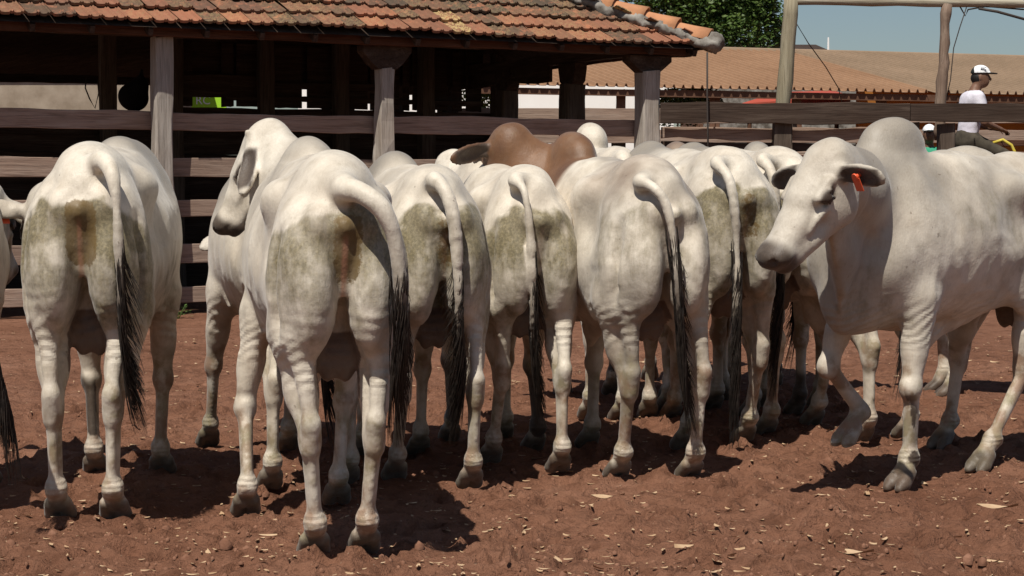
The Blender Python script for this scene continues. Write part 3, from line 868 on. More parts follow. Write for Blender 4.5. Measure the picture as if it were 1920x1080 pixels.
def tile_slope(name, e0, e1, inn, rows, hip0=False, hip1=False, ridge=5.0, seed=3):
    """tiles on a slope: eave line e0->e1, inward plan direction inn; hips clip the ends"""
    rs = random.Random(seed); L_ = (e1 - e0).length; ax = (e1 - e0) / L_; ct = 1 / math.sqrt(1 + SLOPE ** 2)
    up = (inn + Vector((0, 0, SLOPE))) * ct; nr = ax.cross(up); nr = nr if nr.z > 0 else -nr
    W, E = .268, .345; vs = []; fs = []; cols = []
    prof = [(0, .016), (.05, .030), (.10, .012), (.16, .020), (.20, .004), (.34, .0), (.42, .004), (.47, .024), (.52, .010), (.57, .022), (.62, .004), (.80, .0), (.93, .004), (.97, .018), (1.0, .018)]
    for r in range(rows):
        a0 = (E * r * ct) if hip0 else 0; a1 = L_ - ((E * r * ct) if hip1 else 0)
        n = int(L_ / W) + 1; shift = (r % 2) * W * .5 * 0
        for i in range(n):
            s0 = i * W - shift
            if s0 + W * .5 < a0 or s0 + W * .5 > a1: continue
            jit = rs.gauss(0, .008); jz = rs.gauss(0, .005); tw = rs.gauss(0, .010)
            if rs.random() < .06: jit += rs.uniform(-.03, .03); tw += rs.gauss(0, .02)
            sag = -.02 * math.sin(s0 * 1.1) - .015 * math.sin(s0 * .37 + 1)
            base = e0 + ax * s0 + up * (E * r + jit) + nr * (.035 + jz + sag)
            b = len(vs)
            for (q, lift) in ((0, .052), (1, .006)):
                for (t, hh) in prof:
                    p = base + ax * (t * W * .985 + tw * q) + up * (q * (E + .05)) + nr * (hh + lift)
                    vs.append(p)
            for (t, hh) in prof: vs.append(base + ax * (t * W * .985) + nr * (hh + lift * 0 + .052 - .030))
            m = len(prof)
            for j in range(m - 1):
                fs.append((b + j, b + j + 1, b + m + j + 1, b + m + j)); fs.append((b + 2 * m + j, b + 2 * m + j + 1, b + j + 1, b + j))
            u_ = rs.random(); old = min(1, .35 + r * .25 + rs.uniform(-.3, .4))
            if r == 0: old = rs.choice((.15, .3, .5, .9))
            cols += [(u_, max(0, old), 1.0 if rs.random() < .05 else rs.random() * .3, 1)] * (3 * m)
    o = mesh_np(name, [tuple(v - S0) for v in vs], fs, M['tile'], shed, smooth=False)
    at = o.data.color_attributes.new('tile', 'FLOAT_COLOR', 'POINT'); at.data.foreach_set('color', np.array(cols, dtype=np.float32).ravel())
    return o
c_r = SH(-OVE, -OV, EZ); c_l = SH(LEN, -OV, EZ); c_rb = SH(-OVE, DEP + .4, EZ); c_lb = SH(LEN, DEP + .4, EZ)
half = (DEP + .4 + OV) / 2
nrow = int(half / .345 * 1.12) + 1
tile_slope('roof_tiles', c_r, c_l, BD, nrow, hip0=True, hip1=False)
tile_slope('roof_tiles', c_r, c_rb, AL, nrow, hip0=True, hip1=True, seed=8)
# the boarded deck beneath the tiles (closes the roof), with ridge
rz = EZ + half * SLOPE; R0 = SH(-OVE + half, -OV + half, rz); R1 = SH(LEN, -OV + half, rz)
mb = MB(); dn = Vector((0, 0, -.012))
mb.add([v - S0 + dn for v in (c_r, c_l, R1, R0)], [(0, 1, 2, 3)]); mb.add([v - S0 + dn for v in (c_rb, c_lb, R1, R0)], [(3, 2, 1, 0)]); mb.add([v - S0 + dn for v in (c_r, c_rb, R0)], [(2, 1, 0)])
mb.build('roof_deck', M['darkrail'], shed)
# hip capping of half round tiles bedded in cement
hd_ = (R0 - c_r); hl = hd_.length; hu = hd_ / hl; side = hu.cross(Vector((0, 0, 1))).normalized(); hn = side.cross(hu).normalized()
M['captile'] = simple('cap_tile', (.52, .25, .125), .85, .2, (.40, .19, .10), 6, .3)
ce = MB(); rs = random.Random(5)
for k in range(10):
    mb = MB(); a = .02 + k * .42; L_ = .47; n = 9; vs = []; fs = []
    ra, rb = .160, .125
    for (q, r) in ((0, ra), (.5, (ra + rb) / 2), (1, rb)):
        for ring in (0, 1):
            for j in range(n):
                t = math.pi * (j / (n - 1)); rr = r - ring * .016
                vs.append(c_r - S0 + hu * (a + L_ * q) + side * math.cos(t) * rr + hn * (math.sin(t) * rr * .95 + .085 - q * .02 + (.012 * rs.random() if q == 0 else 0)))
    m = 2 * n
    for q in range(2):
        for j in range(n - 1):
            fs.append((q * m + j, q * m + j + 1, (q + 1) * m + j + 1, (q + 1) * m + j)); fs.append((q * m + n + j, (q + 1) * m + n + j, (q + 1) * m + n + j + 1, q * m + n + j + 1))
    for j in range(n - 1): fs.append((j, n + j, n + j + 1, j + 1))
    mb.add(vs, fs); mb.build('ridge_tile', M['captile'], shed, smooth=True)
sf = SDF(np.array((-3.6, -2.2, 2.7)), np.array((1.4, 2.6, 5.2)), .028)
for k in range(34):
    p = c_r - S0 + hu * (k * .115 - .04); rs2 = random.Random(k * 3 + 1)
    for s in (-1, 1):
        q = p + side * s * (.11 + rs2.uniform(-.02, .035)) + hn * (.045 + rs2.uniform(-.02, .02))
        sf.ell(q, (.085 + rs2.uniform(0, .035), .08 + rs2.uniform(0, .03), .055 + rs2.uniform(0, .02)), .05)
    if k < 1: sf.ell(p + hn * .085, (.15, .15, .12), .04)
V, F = sf.mesh(); V = relax(V, F, 1); V = V + vnormals(V, F) * (fbm(V * 13, 4, 5, .65) * .05)[:, None]
mesh_np('mortar', V, F.astype(np.int32), M['cement'], shed)
# eave beam, rafters, wall plates
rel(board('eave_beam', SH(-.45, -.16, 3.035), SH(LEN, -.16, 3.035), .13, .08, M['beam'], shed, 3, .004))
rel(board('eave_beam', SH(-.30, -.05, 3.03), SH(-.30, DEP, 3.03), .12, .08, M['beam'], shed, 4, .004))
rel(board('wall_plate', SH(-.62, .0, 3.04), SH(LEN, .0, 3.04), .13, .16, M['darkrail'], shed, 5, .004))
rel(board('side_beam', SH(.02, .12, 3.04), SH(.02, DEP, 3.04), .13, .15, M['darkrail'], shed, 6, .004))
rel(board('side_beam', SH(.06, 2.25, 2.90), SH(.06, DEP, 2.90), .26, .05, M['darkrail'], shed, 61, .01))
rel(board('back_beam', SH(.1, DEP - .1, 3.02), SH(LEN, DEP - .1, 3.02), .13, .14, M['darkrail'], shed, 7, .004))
for k in range(24):
    a = -.5 + k * .62
    p0 = SH(a, -OV + .03, EZ - .065); p1 = SH(a, half - OV - .05, EZ - .065 + (half - .1) * SLOPE) if a > half - OVE else SH(a, max(.3, a + OVE - .3) - OV + .25, EZ - .065 + (max(.3, a + OVE - .3) + .22) * SLOPE)
    if (p1 - p0).length < .3: continue
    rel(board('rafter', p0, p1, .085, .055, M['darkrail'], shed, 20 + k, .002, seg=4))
def bracket(a, b, along, z0, z1, w0, w1, sd_):
    """timber corbel on a post: wide above, narrow below"""
    c = SH(a, b); mb = MB(); t = .09; n = along.cross(Vector((0, 0, 1)))
    pr = [(-w1, z1), (-w1, z1 - .07), (-w0 - .08, z0 + .06), (-w0, z0), (w0, z0), (w0 + .08, z0 + .06), (w1, z1 - .07), (w1, z1)]
    vs = [c - S0 + along * x + n * s * t + Vector((0, 0, z)) for s in (-1, 1) for (x, z) in pr]; m = len(pr)
    mb.add(vs, [tuple(range(m)), tuple(range(2 * m - 1, m - 1, -1))] + [(i, i + m, (i + 1) % m + m, (i + 1) % m) for i in range(m)])
    mb.build('bracket', M['darkrail'], shed, bevel=.004)  # near-black wood puts the deep eave shade into the bracket colour
def at_u(u):      # distance along the front where the photo column u meets it
    k = (u - 960) / FPX
    return (S0.x - k * S0.y) / (k * AL.y - AL.x)
for i, (u, wd) in enumerate(((1212, .25), (722, .185), (306, .20), (-110, .2), (-520, .2))):
    a = at_u(u); p = SH(a, 0)
    rel(post('post', p.x, p.y, -.1, 2.97 if i > 1 else (2.72 if i else 2.77), wd, wd, M['post'], shed, 40 + i, AROT))
    if i < 2: bracket(a, 0, AL, 2.70 if i else 2.75, 2.965, .11, .30, 1)
for i, b in enumerate((1.75, 3.55, 5.4, 7.3, 9.2)):
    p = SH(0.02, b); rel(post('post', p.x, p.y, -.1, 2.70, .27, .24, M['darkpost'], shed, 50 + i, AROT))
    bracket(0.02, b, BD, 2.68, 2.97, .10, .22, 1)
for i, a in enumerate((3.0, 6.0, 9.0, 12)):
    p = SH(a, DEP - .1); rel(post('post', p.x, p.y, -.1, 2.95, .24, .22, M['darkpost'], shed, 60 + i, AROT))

# ------------------------------------------------------------------ fence rails between the shed posts
fence = thing('rail_fence', 'weathered grey plank fence nailed across the front of the tiled shed', 'fence', S0)
A0 = at_u(1212)
rails = ((2.075, .205), (1.585, .205), (1.135, .19), (.64, .20), (.20, .19))
cuts = [at_u(1212) - .02, at_u(722), at_u(306), at_u(-110), at_u(-520)]
for k in range(4):
    for j, (z, h_) in enumerate(rails):
        rs = random.Random(k * 10 + j); o = board('rail', SH(cuts[k] + .01, .165, z + rs.uniform(-.02, .02)), SH(cuts[k + 1] - .01, .165, z + rs.uniform(-.02, .02)), h_, .05, M['rail'], fence, 70 + k * 7 + j, .005)
        rel(o)
# inner shaded pens
pen = thing('inner_pen_fence', 'dark board partition standing inside the shaded shed', 'fence', S0)
wb = 4.6
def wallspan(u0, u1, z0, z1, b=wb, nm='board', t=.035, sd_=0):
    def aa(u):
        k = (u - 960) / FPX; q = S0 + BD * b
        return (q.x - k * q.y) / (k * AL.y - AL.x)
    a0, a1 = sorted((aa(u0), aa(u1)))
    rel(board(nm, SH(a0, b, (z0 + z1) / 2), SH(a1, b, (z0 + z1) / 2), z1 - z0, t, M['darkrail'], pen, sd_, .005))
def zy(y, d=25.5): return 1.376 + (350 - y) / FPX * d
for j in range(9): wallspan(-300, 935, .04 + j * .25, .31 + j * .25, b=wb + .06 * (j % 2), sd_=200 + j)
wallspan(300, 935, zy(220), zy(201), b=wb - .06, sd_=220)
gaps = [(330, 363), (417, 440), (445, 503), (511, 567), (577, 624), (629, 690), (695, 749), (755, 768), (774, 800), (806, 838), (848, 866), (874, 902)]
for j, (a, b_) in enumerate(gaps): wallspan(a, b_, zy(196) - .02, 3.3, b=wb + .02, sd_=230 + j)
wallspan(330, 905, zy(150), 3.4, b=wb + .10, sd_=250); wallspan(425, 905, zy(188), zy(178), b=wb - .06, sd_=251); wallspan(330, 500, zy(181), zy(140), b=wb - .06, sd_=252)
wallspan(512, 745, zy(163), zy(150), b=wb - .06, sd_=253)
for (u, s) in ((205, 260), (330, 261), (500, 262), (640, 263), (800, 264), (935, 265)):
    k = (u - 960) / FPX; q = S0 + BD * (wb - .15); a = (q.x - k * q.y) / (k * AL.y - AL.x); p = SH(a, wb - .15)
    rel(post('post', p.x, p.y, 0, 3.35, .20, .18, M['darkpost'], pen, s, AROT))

# hanging black sack and rope under the eaves
p = P(250, 178, 26.0)
S = SDF((-.35, -.2, -.35), (.35, .2, .35), .02)
S.ell((0, 0, -.03), (.21, .12, .19), .02, np.array(Matrix.Rotation(.35, 3, 'Y'))); S.ell((.09, 0, .12), (.12, .09, .13), .06); S.cap((.1, 0, .2), (.12, 0, .34), .04, .02, .04)
V, F = S.mesh(); o = mesh_np('hanging_sack', V, F.astype(np.int32), M['sack']); o.location = p
tag(o, 'bulging black sack hanging inside the shed beside the left post', 'sack')
def wirething(name, pts, r, label, cat, mat='wire', group=None):
    mb = MB(); mb.tube(pts, [r] * len(pts), 5); o = mb.build(name, M[mat], smooth=True); return tag(o, label, cat, group)
wirething('rope', [P(162 + 0, 145, 25.5), P(160, 165, 25.5), P(168, 185, 25.5), P(178, 203, 25.5), P(185, 175, 25.5), P(183, 148, 25.5)], .010, 'looped cord hanging in front of the stained wall inside the shed', 'rope')
wirething('rope', [P(1326, 98, 23.3), P(1326, 180, 23.3), P(1327, 240, 23.3), P(1328, 330, 23.3)], .012, 'straight brown cord hanging down from the roof corner', 'rope')

# ------------------------------------------------------------------ plank fence to the right of the shed
rf = thing('plank_fence', 'dark heavy plank fence running right from the shed corner post', 'fence', (1.9, 23.5, 0))
def rrel(o): o.location = Vector(o.location) - Vector((1.9, 23.5, 0)); return o
FY = 23.5
def ux(u, Y): return (u - 960) / FPX * Y
rrel(board('top_plank', (ux(1236, FY), FY - .10, 2.27), (ux(1700, FY), FY - .10, 2.26), .235, .06, M['darkrail'], rf, 301, .006))
rrel(board('top_plank', (ux(1701, FY), FY - .10, 2.275), (ux(2300, FY), FY - .10, 2.265), .215, .06, M['darkrail'], rf, 302, .006))
rrel(board('rail', (ux(1240, FY), FY + .12, 2.02), (ux(1715, FY), FY + .12, 2.02), .16, .045, M['rail'], rf, 303, .010))
rrel(board('rail', (ux(1240, FY), FY + .12, 1.865), (ux(1715, FY), FY + .12, 1.84), .12, .05, M['darkrail'], rf, 305, .008))
for j, z in enumerate((1.45, 1.05, .64, .22)): rrel(board('rail', (ux(1240, FY), FY + .12, z), (ux(2300, FY), FY + .12, z), .19, .05, M['rail'], rf, 310 + j, .010))
for j, (u, w) in enumerate(((1466, .24), (1708, .15), (1773, .19), (2080, .24))):
    rrel(post('post', ux(u, FY), FY + .02, -.1, 2.14, w, .16, M['darkpost'], rf, 320 + j))

# back fence beyond the shed
bf = thing('back_fence', 'pale board fence seen through the open end of the shed', 'fence', (0, 29, 0))
for j, (z, h_) in enumerate(((2.44, .22), (2.13, .20), (1.8, .2), (1.45, .2), (1.05, .2), (.6, .2))):
    o = board('rail', (-.9, 29, z), (4.2, 29, z), h_, .05, M['rail'], bf, 340 + j); o.location = Vector(o.location) - Vector((0, 29, 0))
    o = board('rail', (4.22, 29, z), (10.5, 29, z), h_, .05, M['rail'], bf, 350 + j); o.location = Vector(o.location) - Vector((0, 29, 0))
for j, x in enumerate((-.8, 1.6, 4.2, 6.9, 9.6)):
    o = post('post', x, 29.1, 0, 2.5, .2, .16, M['darkpost'], bf, 360 + j); o.location = Vector(o.location) - Vector((0, 29, 0))

# ------------------------------------------------------------------ timber gate frame rising above the fence
gf = thing('gate_frame', 'tall round timber goal post frame standing behind the plank fence', 'gate frame', (ux(1475, 23.74), 23.74, 0))
g0 = Vector((ux(1475, 23.74), 23.74, 0))
def gpole(name, a, b, r0, r1, sd_, mat='pole'):
    rs = random.Random(sd_); a, b = Vector(a), Vector(b); n = 14; mb = MB()
    pts = [a.lerp(b, i / n) + Vector((rs.gauss(0, .008), rs.gauss(0, .008), 0)) for i in range(n + 1)]
    mb.tube([p - g0 for p in pts], [r0 + (r1 - r0) * i / n + rs.gauss(0, .004) for i in range(n + 1)], 12)
    return mb.build(name, M[mat], gf, smooth=True)
pb = P(1462, 260, 23.74); pt = P(1485, -14, 23.74); foot = pb + (pb - pt) * (pb.z / (pt.z - pb.z))
gpole('post', foot, pt, .10, .088, 1)
M['pole2'] = wood_material('brown_pole', ((.13, .09, .065), (.24, .17, .13), (.33, .26, .20), (.18, .12, .08)), 'Z')
foot = P(1760, 262, 23.70); pt = P(1776, 8, 23.74)
gpole('post', foot, pt, .075, .062, 2, 'pole2')
M['pole3'] = wood_material('pale_crossbar', ((.28, .24, .17), (.46, .42, .32), (.58, .55, .46), (.30, .24, .16)), 'X')
gpole('crossbar', P(1478, 1, 23.74), P(2200, 8, 23.80), .058, .066, 3, 'pole3')
wirething('wire', [P(1492, 42, 24.1), P(1515, 80, 23.74), P(1548, 125, 24.7), P(1572, 165, 25.2), P(1580, 200, 25.6)], .007, 'thin slack wire running from the left gate pole down to the right', 'wire')
wirething('wire', [P(1812, 14, 23.74), P(1800, 50, 23.74), P(1788, 90, 23.74), P(1782, 150, 23.74), P(1772, 195, 23.74)], .007, 'thin wire dropping beside the leaning brown pole', 'wire')
wirething('cable', [P(1835, 16, 23.74), P(1870, 22, 23.74), P(1920, 36, 23.80), P(2000, 62, 24.6)], .018, 'dark cable sagging from the crossbar to the right edge', 'cable')
wirething('cable', [P(1800, 12, 23.74), P(1810, 30, 24.15), P(1815, 18, 23.74), P(1850, 12, 23.74), P(1920, 18, 23.80)], .010, 'thin dark cord knotted round the pale crossbar', 'cable')

# ------------------------------------------------------------------ long barn with ribbed sheet roof
def sheet_material(name, c0, c1):
    T = NT(name); n = T.noise(.6, 5, .6); n2 = T.noise(6, 4, .6)
    T.color(T.mix(T.ramp(n2, [(.4, 0.0), (.8, .35)]), T.mix(T.ramp(n, [(.35, 0.0), (.65, 1.0)]), c0, c1), tuple(x * .55 for x in c0))).rough(.8)
    T.b.inputs['Specular IOR Level'].default_value = .2
    return T.m
M['sheetA'] = sheet_material('orange_sheet', (.28, .16, .092), (.33, .195, .115))
M['sheetB'] = sheet_material('tan_sheet', (.25, .175, .115), (.30, .21, .14))
barn = thing('long_barn', 'long low open barn with faded orange and tan ribbed roof behind the fence', 'barn', (0, 0, 0))
bang = math.radians(20); bx = Vector((math.cos(bang), math.sin(bang), 0)); by_ = Vector((-math.sin(bang), math.cos(bang), 0))
def onbarn(u, off=0.0):   # distance along the eave where column u meets it
    q = Vector((ux(1300, 40.0), 40.0, 0)) + by_ * off; k = (u - 960) / FPX
    return (k * q.y - q.x) / (bx.x - k * bx.y)
B0 = Vector((ux(1300, 40.0), 40.0, 0)); EH = 1.376 + (350 - 166) / FPX * 40.0
RD = 6.6; RH = 1.376 + (350 - 92) / FPX * 46.6
def barnroof(name, s0, s1, mat, lift=0.0, cut=0.0, parent=barn):
    per = .215; n = int((s1 - s0) / per); vs = []; fs = []
    pr = ((0, 0), (.28, 0), (.40, .068), (.56, .068), (.68, 0))
    xs_ = [s0 + (i + t) * per for i in range(n) for (t, h) in pr]; hs = [h for i in range(n) for (t, h) in pr]
    for t in np.linspace(0, 1, 5):
        for x, h in zip(xs_, hs):
            p = B0 + bx * (x + cut * 0) + by_ * (RD * t) + Vector((0, 0, EH + (RH - EH) * t + h + lift)); vs.append(p)
    m = len(xs_)
    for r in range(4):
        for i in range(m - 1): fs.append((r * m + i, r * m + i + 1, (r + 1) * m + i + 1, (r + 1) * m + i))
    for t in (0, 1):
        for x in xs_: vs.append(B0 + bx * x + by_ * (RD + 1.2 * t) + Vector((0, 0, RH - .25 * t + lift)))
    b = 5 * m
    for i in range(m - 1): fs.append((b + i, b + i + 1, b + m + i + 1, b + m + i))
    o = mesh_np(name, vs, fs, mat, parent, smooth=False)
    md = o.modifiers.new('thick', 'SOLIDIFY'); md.thickness = .012; return o
sp = onbarn(1752); barnroof('roof_sheets', onbarn(905), sp, M['sheetA']); barnroof('roof_sheets', sp + .01, sp + 22, M['sheetB'], .0)
mb = MB(); mb.tube([B0 + bx * onbarn(905) + by_ * RD + Vector((0, 0, RH + .0)), B0 + bx * (sp + 22) + by_ * RD + Vector((0, 0, RH))], [.10, .10], 8); mb.build('ridge_cap', M['sheetB'], barn)
mb = MB(); e0 = B0 + bx * onbarn(905) + by_ * .1; e1 = B0 + bx * (sp + 22) + by_ * .1
mb.plank(e0 + Vector((0, 0, EH - .12)), e1 + Vector((0, 0, EH - .12)), .14, .06, rough=.003, seg=30); mb.build('eave_plate', M['barnwood'], barn)
for j, u in enumerate((960, 1163, 1334, 1343, 1492, 1650, 1800, 1950)):
    p = B0 + bx * onbarn(u, .3) + by_ * .3; o = post('column', p.x, p.y, 0, EH - .06, .14 if u in (1334, 1343) else .2, .15, M['barnwood'], barn, 400 + j)
mb = MB(); q0 = B0 + bx * onbarn(1605, 3.0) + by_ * 3.0; q1 = B0 + bx * (sp + 20) + by_ * 3.0
mb.plank(q0 + Vector((0, 0, 1.97)), q1 + Vector((0, 0, 1.97)), 3.94, .12, rough=.002, seg=6); mb.build('side_wall', M['ochre'], barn)
# things beyond the barn
def gable(name, label, cat, x0, x1, Y, dpt, wall_h, rise, wmat, rmat):
    t = thing(name, label, cat, ((x0 + x1) / 2, Y, 0)); w = (x1 - x0) / 2
    mb = MB(); vs = [(-w, 0, 0), (w, 0, 0), (w, dpt, 0), (-w, dpt, 0), (-w, 0, wall_h), (w, 0, wall_h), (w, dpt, wall_h), (-w, dpt, wall_h), (-w, dpt / 2, wall_h + rise), (w, dpt / 2, wall_h + rise)]
    mb.add(vs, [(0, 1, 5, 4), (2, 3, 7, 6), (1, 2, 6, 9, 5), (3, 0, 4, 8, 7)]); mb.build('wall', wmat, t)
    mb = MB(); e = .3; sl = rise / (dpt / 2)
    for (ya, yb, za, zb) in ((-e, dpt / 2, wall_h - e * sl, wall_h + rise), (dpt + e, dpt / 2, wall_h - e * sl, wall_h + rise)):
        mb.add([(-w - e, ya, za + .01), (w + e, ya, za + .01), (w + e, yb, zb + .01), (-w - e, yb, zb + .01), (-w - e, ya, za + .09), (w + e, ya, za + .09), (w + e, yb, zb + .09), (-w - e, yb, zb + .09)],
               [(0, 1, 2, 3), (4, 5, 6, 7), (0, 1, 5, 4), (1, 2, 6, 5), (3, 0, 4, 7)])
    mb.build('roof', rmat, t); return t
gable('white_building', 'bright white low building seen beneath the barn roof beyond the shed', 'building', ux(560, 62), ux(1262, 62), 62, 7, 5.2, .3, M['white'], M['white'])
gable('storehouse', 'stained tan storehouse wall behind the left end of the shed', 'building', ux(-400, 36), ux(284, 36), 36, 5, 3.9, .8, M['tanwall'], M['redroof'])
rr = thing('red_awning', 'low lean to with a sloping red sheet roof behind the barn columns', 'awning', (ux(1490, 50), 50, 0))
mb = MB(); xl, xr = ux(1385, 50) - ux(1490, 50), ux(1592, 50) - ux(1490, 50)
mb.add([(xl, 0, 3.52), (xr, 0, 3.74), (xr - .2, 1.6, 3.95), (xl + 1.2, 1.6, 3.90), (xl, 0, 3.46), (xr, 0, 3.5), (xr - .2, 1.6, 3.87), (xl + 1.2, 1.6, 3.82)], [(0, 1, 2, 3), (7, 6, 5, 4), (0, 4, 5, 1), (1, 5, 6, 2), (2, 6, 7, 3), (3, 7, 4, 0)])
mb.build('roof', M['redroof'], rr)
for x in (xl + .3, xr - .3):
    mb = MB(); mb.tube([(x, .3, 0), (x, .3, 3.5)], [.06, .06], 8); mb.build('post', M['barnwood'], rr)
gw = thing('grey_wall', 'plain grey block wall far behind the barn columns', 'wall', (ux(1370, 55), 55, 0))
mb = MB(); mb.plank((ux(1318, 55) - ux(1370, 55), 0, 2.45), (ux(1640, 55) - ux(1370, 55), 0, 2.45), 4.9, .2, rough=.003); mb.build('wall', M['cement'], gw)
# lime green board seen through the gaps
lb = thing('lime_board', 'lime green signboard with white letters glimpsed through the shed boards', 'sign', P(392, 198, 40))
mb = MB(); mb.box((0, 0, 0), (.36, 0, 0), (0, .02, 0), (0, 0, .26)); mb.build('panel', M['lime'], lb)
for x in (-.3, .3):
    mb = MB(); zz = -lb.location.z; mb.tube([(x, .05, zz), (x, .05, .2)], [.03, .03], 8); mb.build('post', M['barnwood'], lb)
def text(name, s, size, loc, rot, mat, parent=None, ext=.004):
    cu = bpy.data.curves.new(name, 'FONT'); cu.body = s; cu.size = size; cu.extrude = ext; cu.align_x = 'CENTER'; cu.align_y = 'CENTER'
    cu.materials.append(mat); cu.space_character = 1.0
    tmp = bpy.data.objects.new(name, cu); COL.objects.link(tmp); bpy.context.view_layer.update()
    me = bpy.data.meshes.new_from_object(tmp.evaluated_get(bpy.context.evaluated_depsgraph_get())); me.name = name
    bpy.data.objects.remove(tmp); me.materials.clear(); me.materials.append(mat)
    o = bpy.data.objects.new(name, me); link(o, parent); o.location = loc; o.rotation_euler = rot; return o
text('lettering', 'RC', .24, (-.12, -.03, .10), (math.pi / 2, 0, 0), M['white'], lb)
# thin white mast and dark roof edge beyond the barn
mb = MB(); b0 = P(1553, 96, 70); mb.tube([(b0.x, 70, 0), (b0.x, 70, b0.z), (b0.x, 70, P(1553, 70, 70).z)], [.05, .04, .03], 6); tag(mb.build('mast', M['white']), 'thin white mast standing far beyond the barn ridge', 'mast')
gable('dark_roofed_house', 'dark low roof end showing above the barn ridge behind the gate pole', 'building', ux(1300, 75), ux(1535, 75), 75, 6, 6.6, .42, M['barnwood'], M['darkrail'])

# ------------------------------------------------------------------ trees
def foliage(name, blobs, n, leaf, mat, parent, seed, origin, core=.5):
    rs = np.random.RandomState(seed); vs = []; org = np.array(origin)
    P_ = []
    wts = np.array([b[3] ** 2 for b in blobs]); wts = wts / wts.sum()
    for k in range(n // 22):
        b = blobs[rs.choice(len(blobs), p=wts)]; d = rs.normal(size=3); d /= np.linalg.norm(d); d[2] = abs(d[2]) * (1 if rs.rand() < .75 else -1)
        c = np.array(b[:3]) + d * b[3] * (core + (1 - core) * rs.rand() ** .5) * np.array((1, 1, .8))
        cl = rs.uniform(.16, .38) * (b[3] ** .5)
        P_.append(c + rs.normal(size=(22, 3)) * cl * np.array((.55, .55, .35)))
    P_ = np.concatenate(P_); m = len(P_)
    a = rs.normal(size=(m, 3)); a /= np.linalg.norm(a, axis=1)[:, None]; a[:, 2] *= .5
    b = np.cross(a, rs.normal(size=(m, 3))); b /= np.linalg.norm(b, axis=1)[:, None]
    s = leaf * rs.uniform(.6, 1.3, size=(m, 1))
    V = np.stack([P_ - a * s, P_ + b * s * .45, P_ + a * s, P_ - b * s * .45], 1).reshape(-1, 3) - org
    F = np.arange(m * 4).reshape(-1, 4)
    return mesh_np(name, V, F, mat, parent, smooth=False)
def tree(name, label, x, y, blobs, h, n, leaf, seed, mat='leaf', tr=.3, group=None):
    t = thing(name, label, 'tree', (x, y, 0), group=group); mb = MB(); rs = random.Random(seed)
    mb.tube([(0, 0, -.1), (.05, 0, h * .3), (-.05, .05, h * .6)], [tr, tr * .8, tr * .6], 10)
    for b in blobs[:7]:
        e = Vector((b[0] - x, b[1] - y, b[2])); mb.tube([(-.03, .03, h * .5), e * .5 + Vector((0, 0, h * .32)), e], [tr * .5, tr * .3, tr * .1], 7)
    mb.build('trunk', M['bark'], t, smooth=True)
    foliage('crown', blobs, n, leaf, M[mat], t, seed, (x, y, 0)); return t
def leafmat(name, a, b, c):
    T = NT(name); info = T.noise(1.3, 3, .6); f = T.noise(9, 3, .6)
    T.color(T.mix(T.ramp(f, [(.45, 0.0), (.7, 1.0)]), T.mix(T.ramp(info, [(.35, 0.0), (.65, 1.0)]), a, b), c)).rough(.55)
    T.b.inputs['Transmission Weight'].default_value = 0.0
    T.b.inputs['Subsurface Weight'].default_value = 0.0
    return T.m
M['leafA'] = leafmat('dark_leaves', (.030, .062, .012), (.060, .105, .018), (.095, .135, .028))
M['leafB'] = leafmat('bush_leaves', (.05, .10, .02), (.08, .15, .03), (.12, .17, .05))
bl = []; rs = random.Random(9)
for (u, v, d, r) in ((1255, 5, 56, .9), (1300, 10, 56, 1.0), (1345, 30, 57, 1.1), (1395, 25, 57, 1.0), (1425, 60, 57, .75), (1408, -10, 57, .8), (1360, -40, 57, 1.3), (1300, -45, 57, 1.3), (1440, 85, 58, .6), (1290, 60, 56, .8), (1340, 75, 56, .8), (1390, 70, 56, .8), (1255, 60, 57, .9), (1235, -20, 57, 1.0), (1420, 12, 57.5, .5), (1448, 48, 57.5, .35)):
    p = P(u, v, d); bl.append((p.x, p.y, p.z, r))
tree('broadleaf_tree', 'dense dark green tree crown rising behind the barn and shed roof corner', P(1335, 90, 57).x, 57, bl, 7, 30000, .085, 3, 'leafA', .28)
bl = []
for (u, v, r) in ((1290, 200, .7), (1310, 192, .5), (1265, 205, .6)): p = P(u, v, 48); bl.append((p.x, p.y, p.z, r))
tree('shrub', 'green bush between the white building and the grey wall', P(1290, 200, 48).x, 48, bl, 2.5, 2400, .07, 5, 'leafB', .08)
bl = []
for (u, v, r) in ((915, 185, .55), (920, 172, .45), (905, 200, .5)): p = P(u, v, 44); bl.append((p.x, p.y, p.z, r))
tree('shrub', 'green bush glimpsed between the middle posts of the shed', P(915, 200, 44).x, 44, bl, 2.5, 1800, .06, 6, 'leafB', .08)
# weed at the foot of the left post
w = thing('weed', 'small green weed growing at the foot of the left shed post', 'plant', G(334, 596))
mb = MB(); rs = random.Random(2)
for k in range(46):
    a = rs.random() * 6.28; r = rs.uniform(.02, .14); z = rs.uniform(.02, .15); c = Vector((math.cos(a) * r, math.sin(a) * r * .7, z)); d = Vector((math.cos(a), math.sin(a), rs.uniform(-.2, .6))).normalized(); s = d.cross(Vector((0, 0, 1))).normalized(); L_ = rs.uniform(.025, .05)
    mb.add([c, c + d * L_ * .5 + s * L_ * .3, c + d * L_, c + d * L_ * .5 - s * L_ * .3], [(0, 1, 2, 3)])
mb.build('leaves', M['leafB'], w)
mb = MB()
for k in range(8):
    a = k * .8; mb.tube([(0, 0, -.02), (math.cos(a) * .05, math.sin(a) * .04, .07), (math.cos(a) * .1, math.sin(a) * .07, .13)], [.004, .003, .002], 4)
mb.build('stem', M['leafB'], w)
# ------------------------------------------------------------------ the bulls
def HR(u, v): return G(u, v)
PI = math.pi
rump = 'zebu bulls crowded with their backs turned'
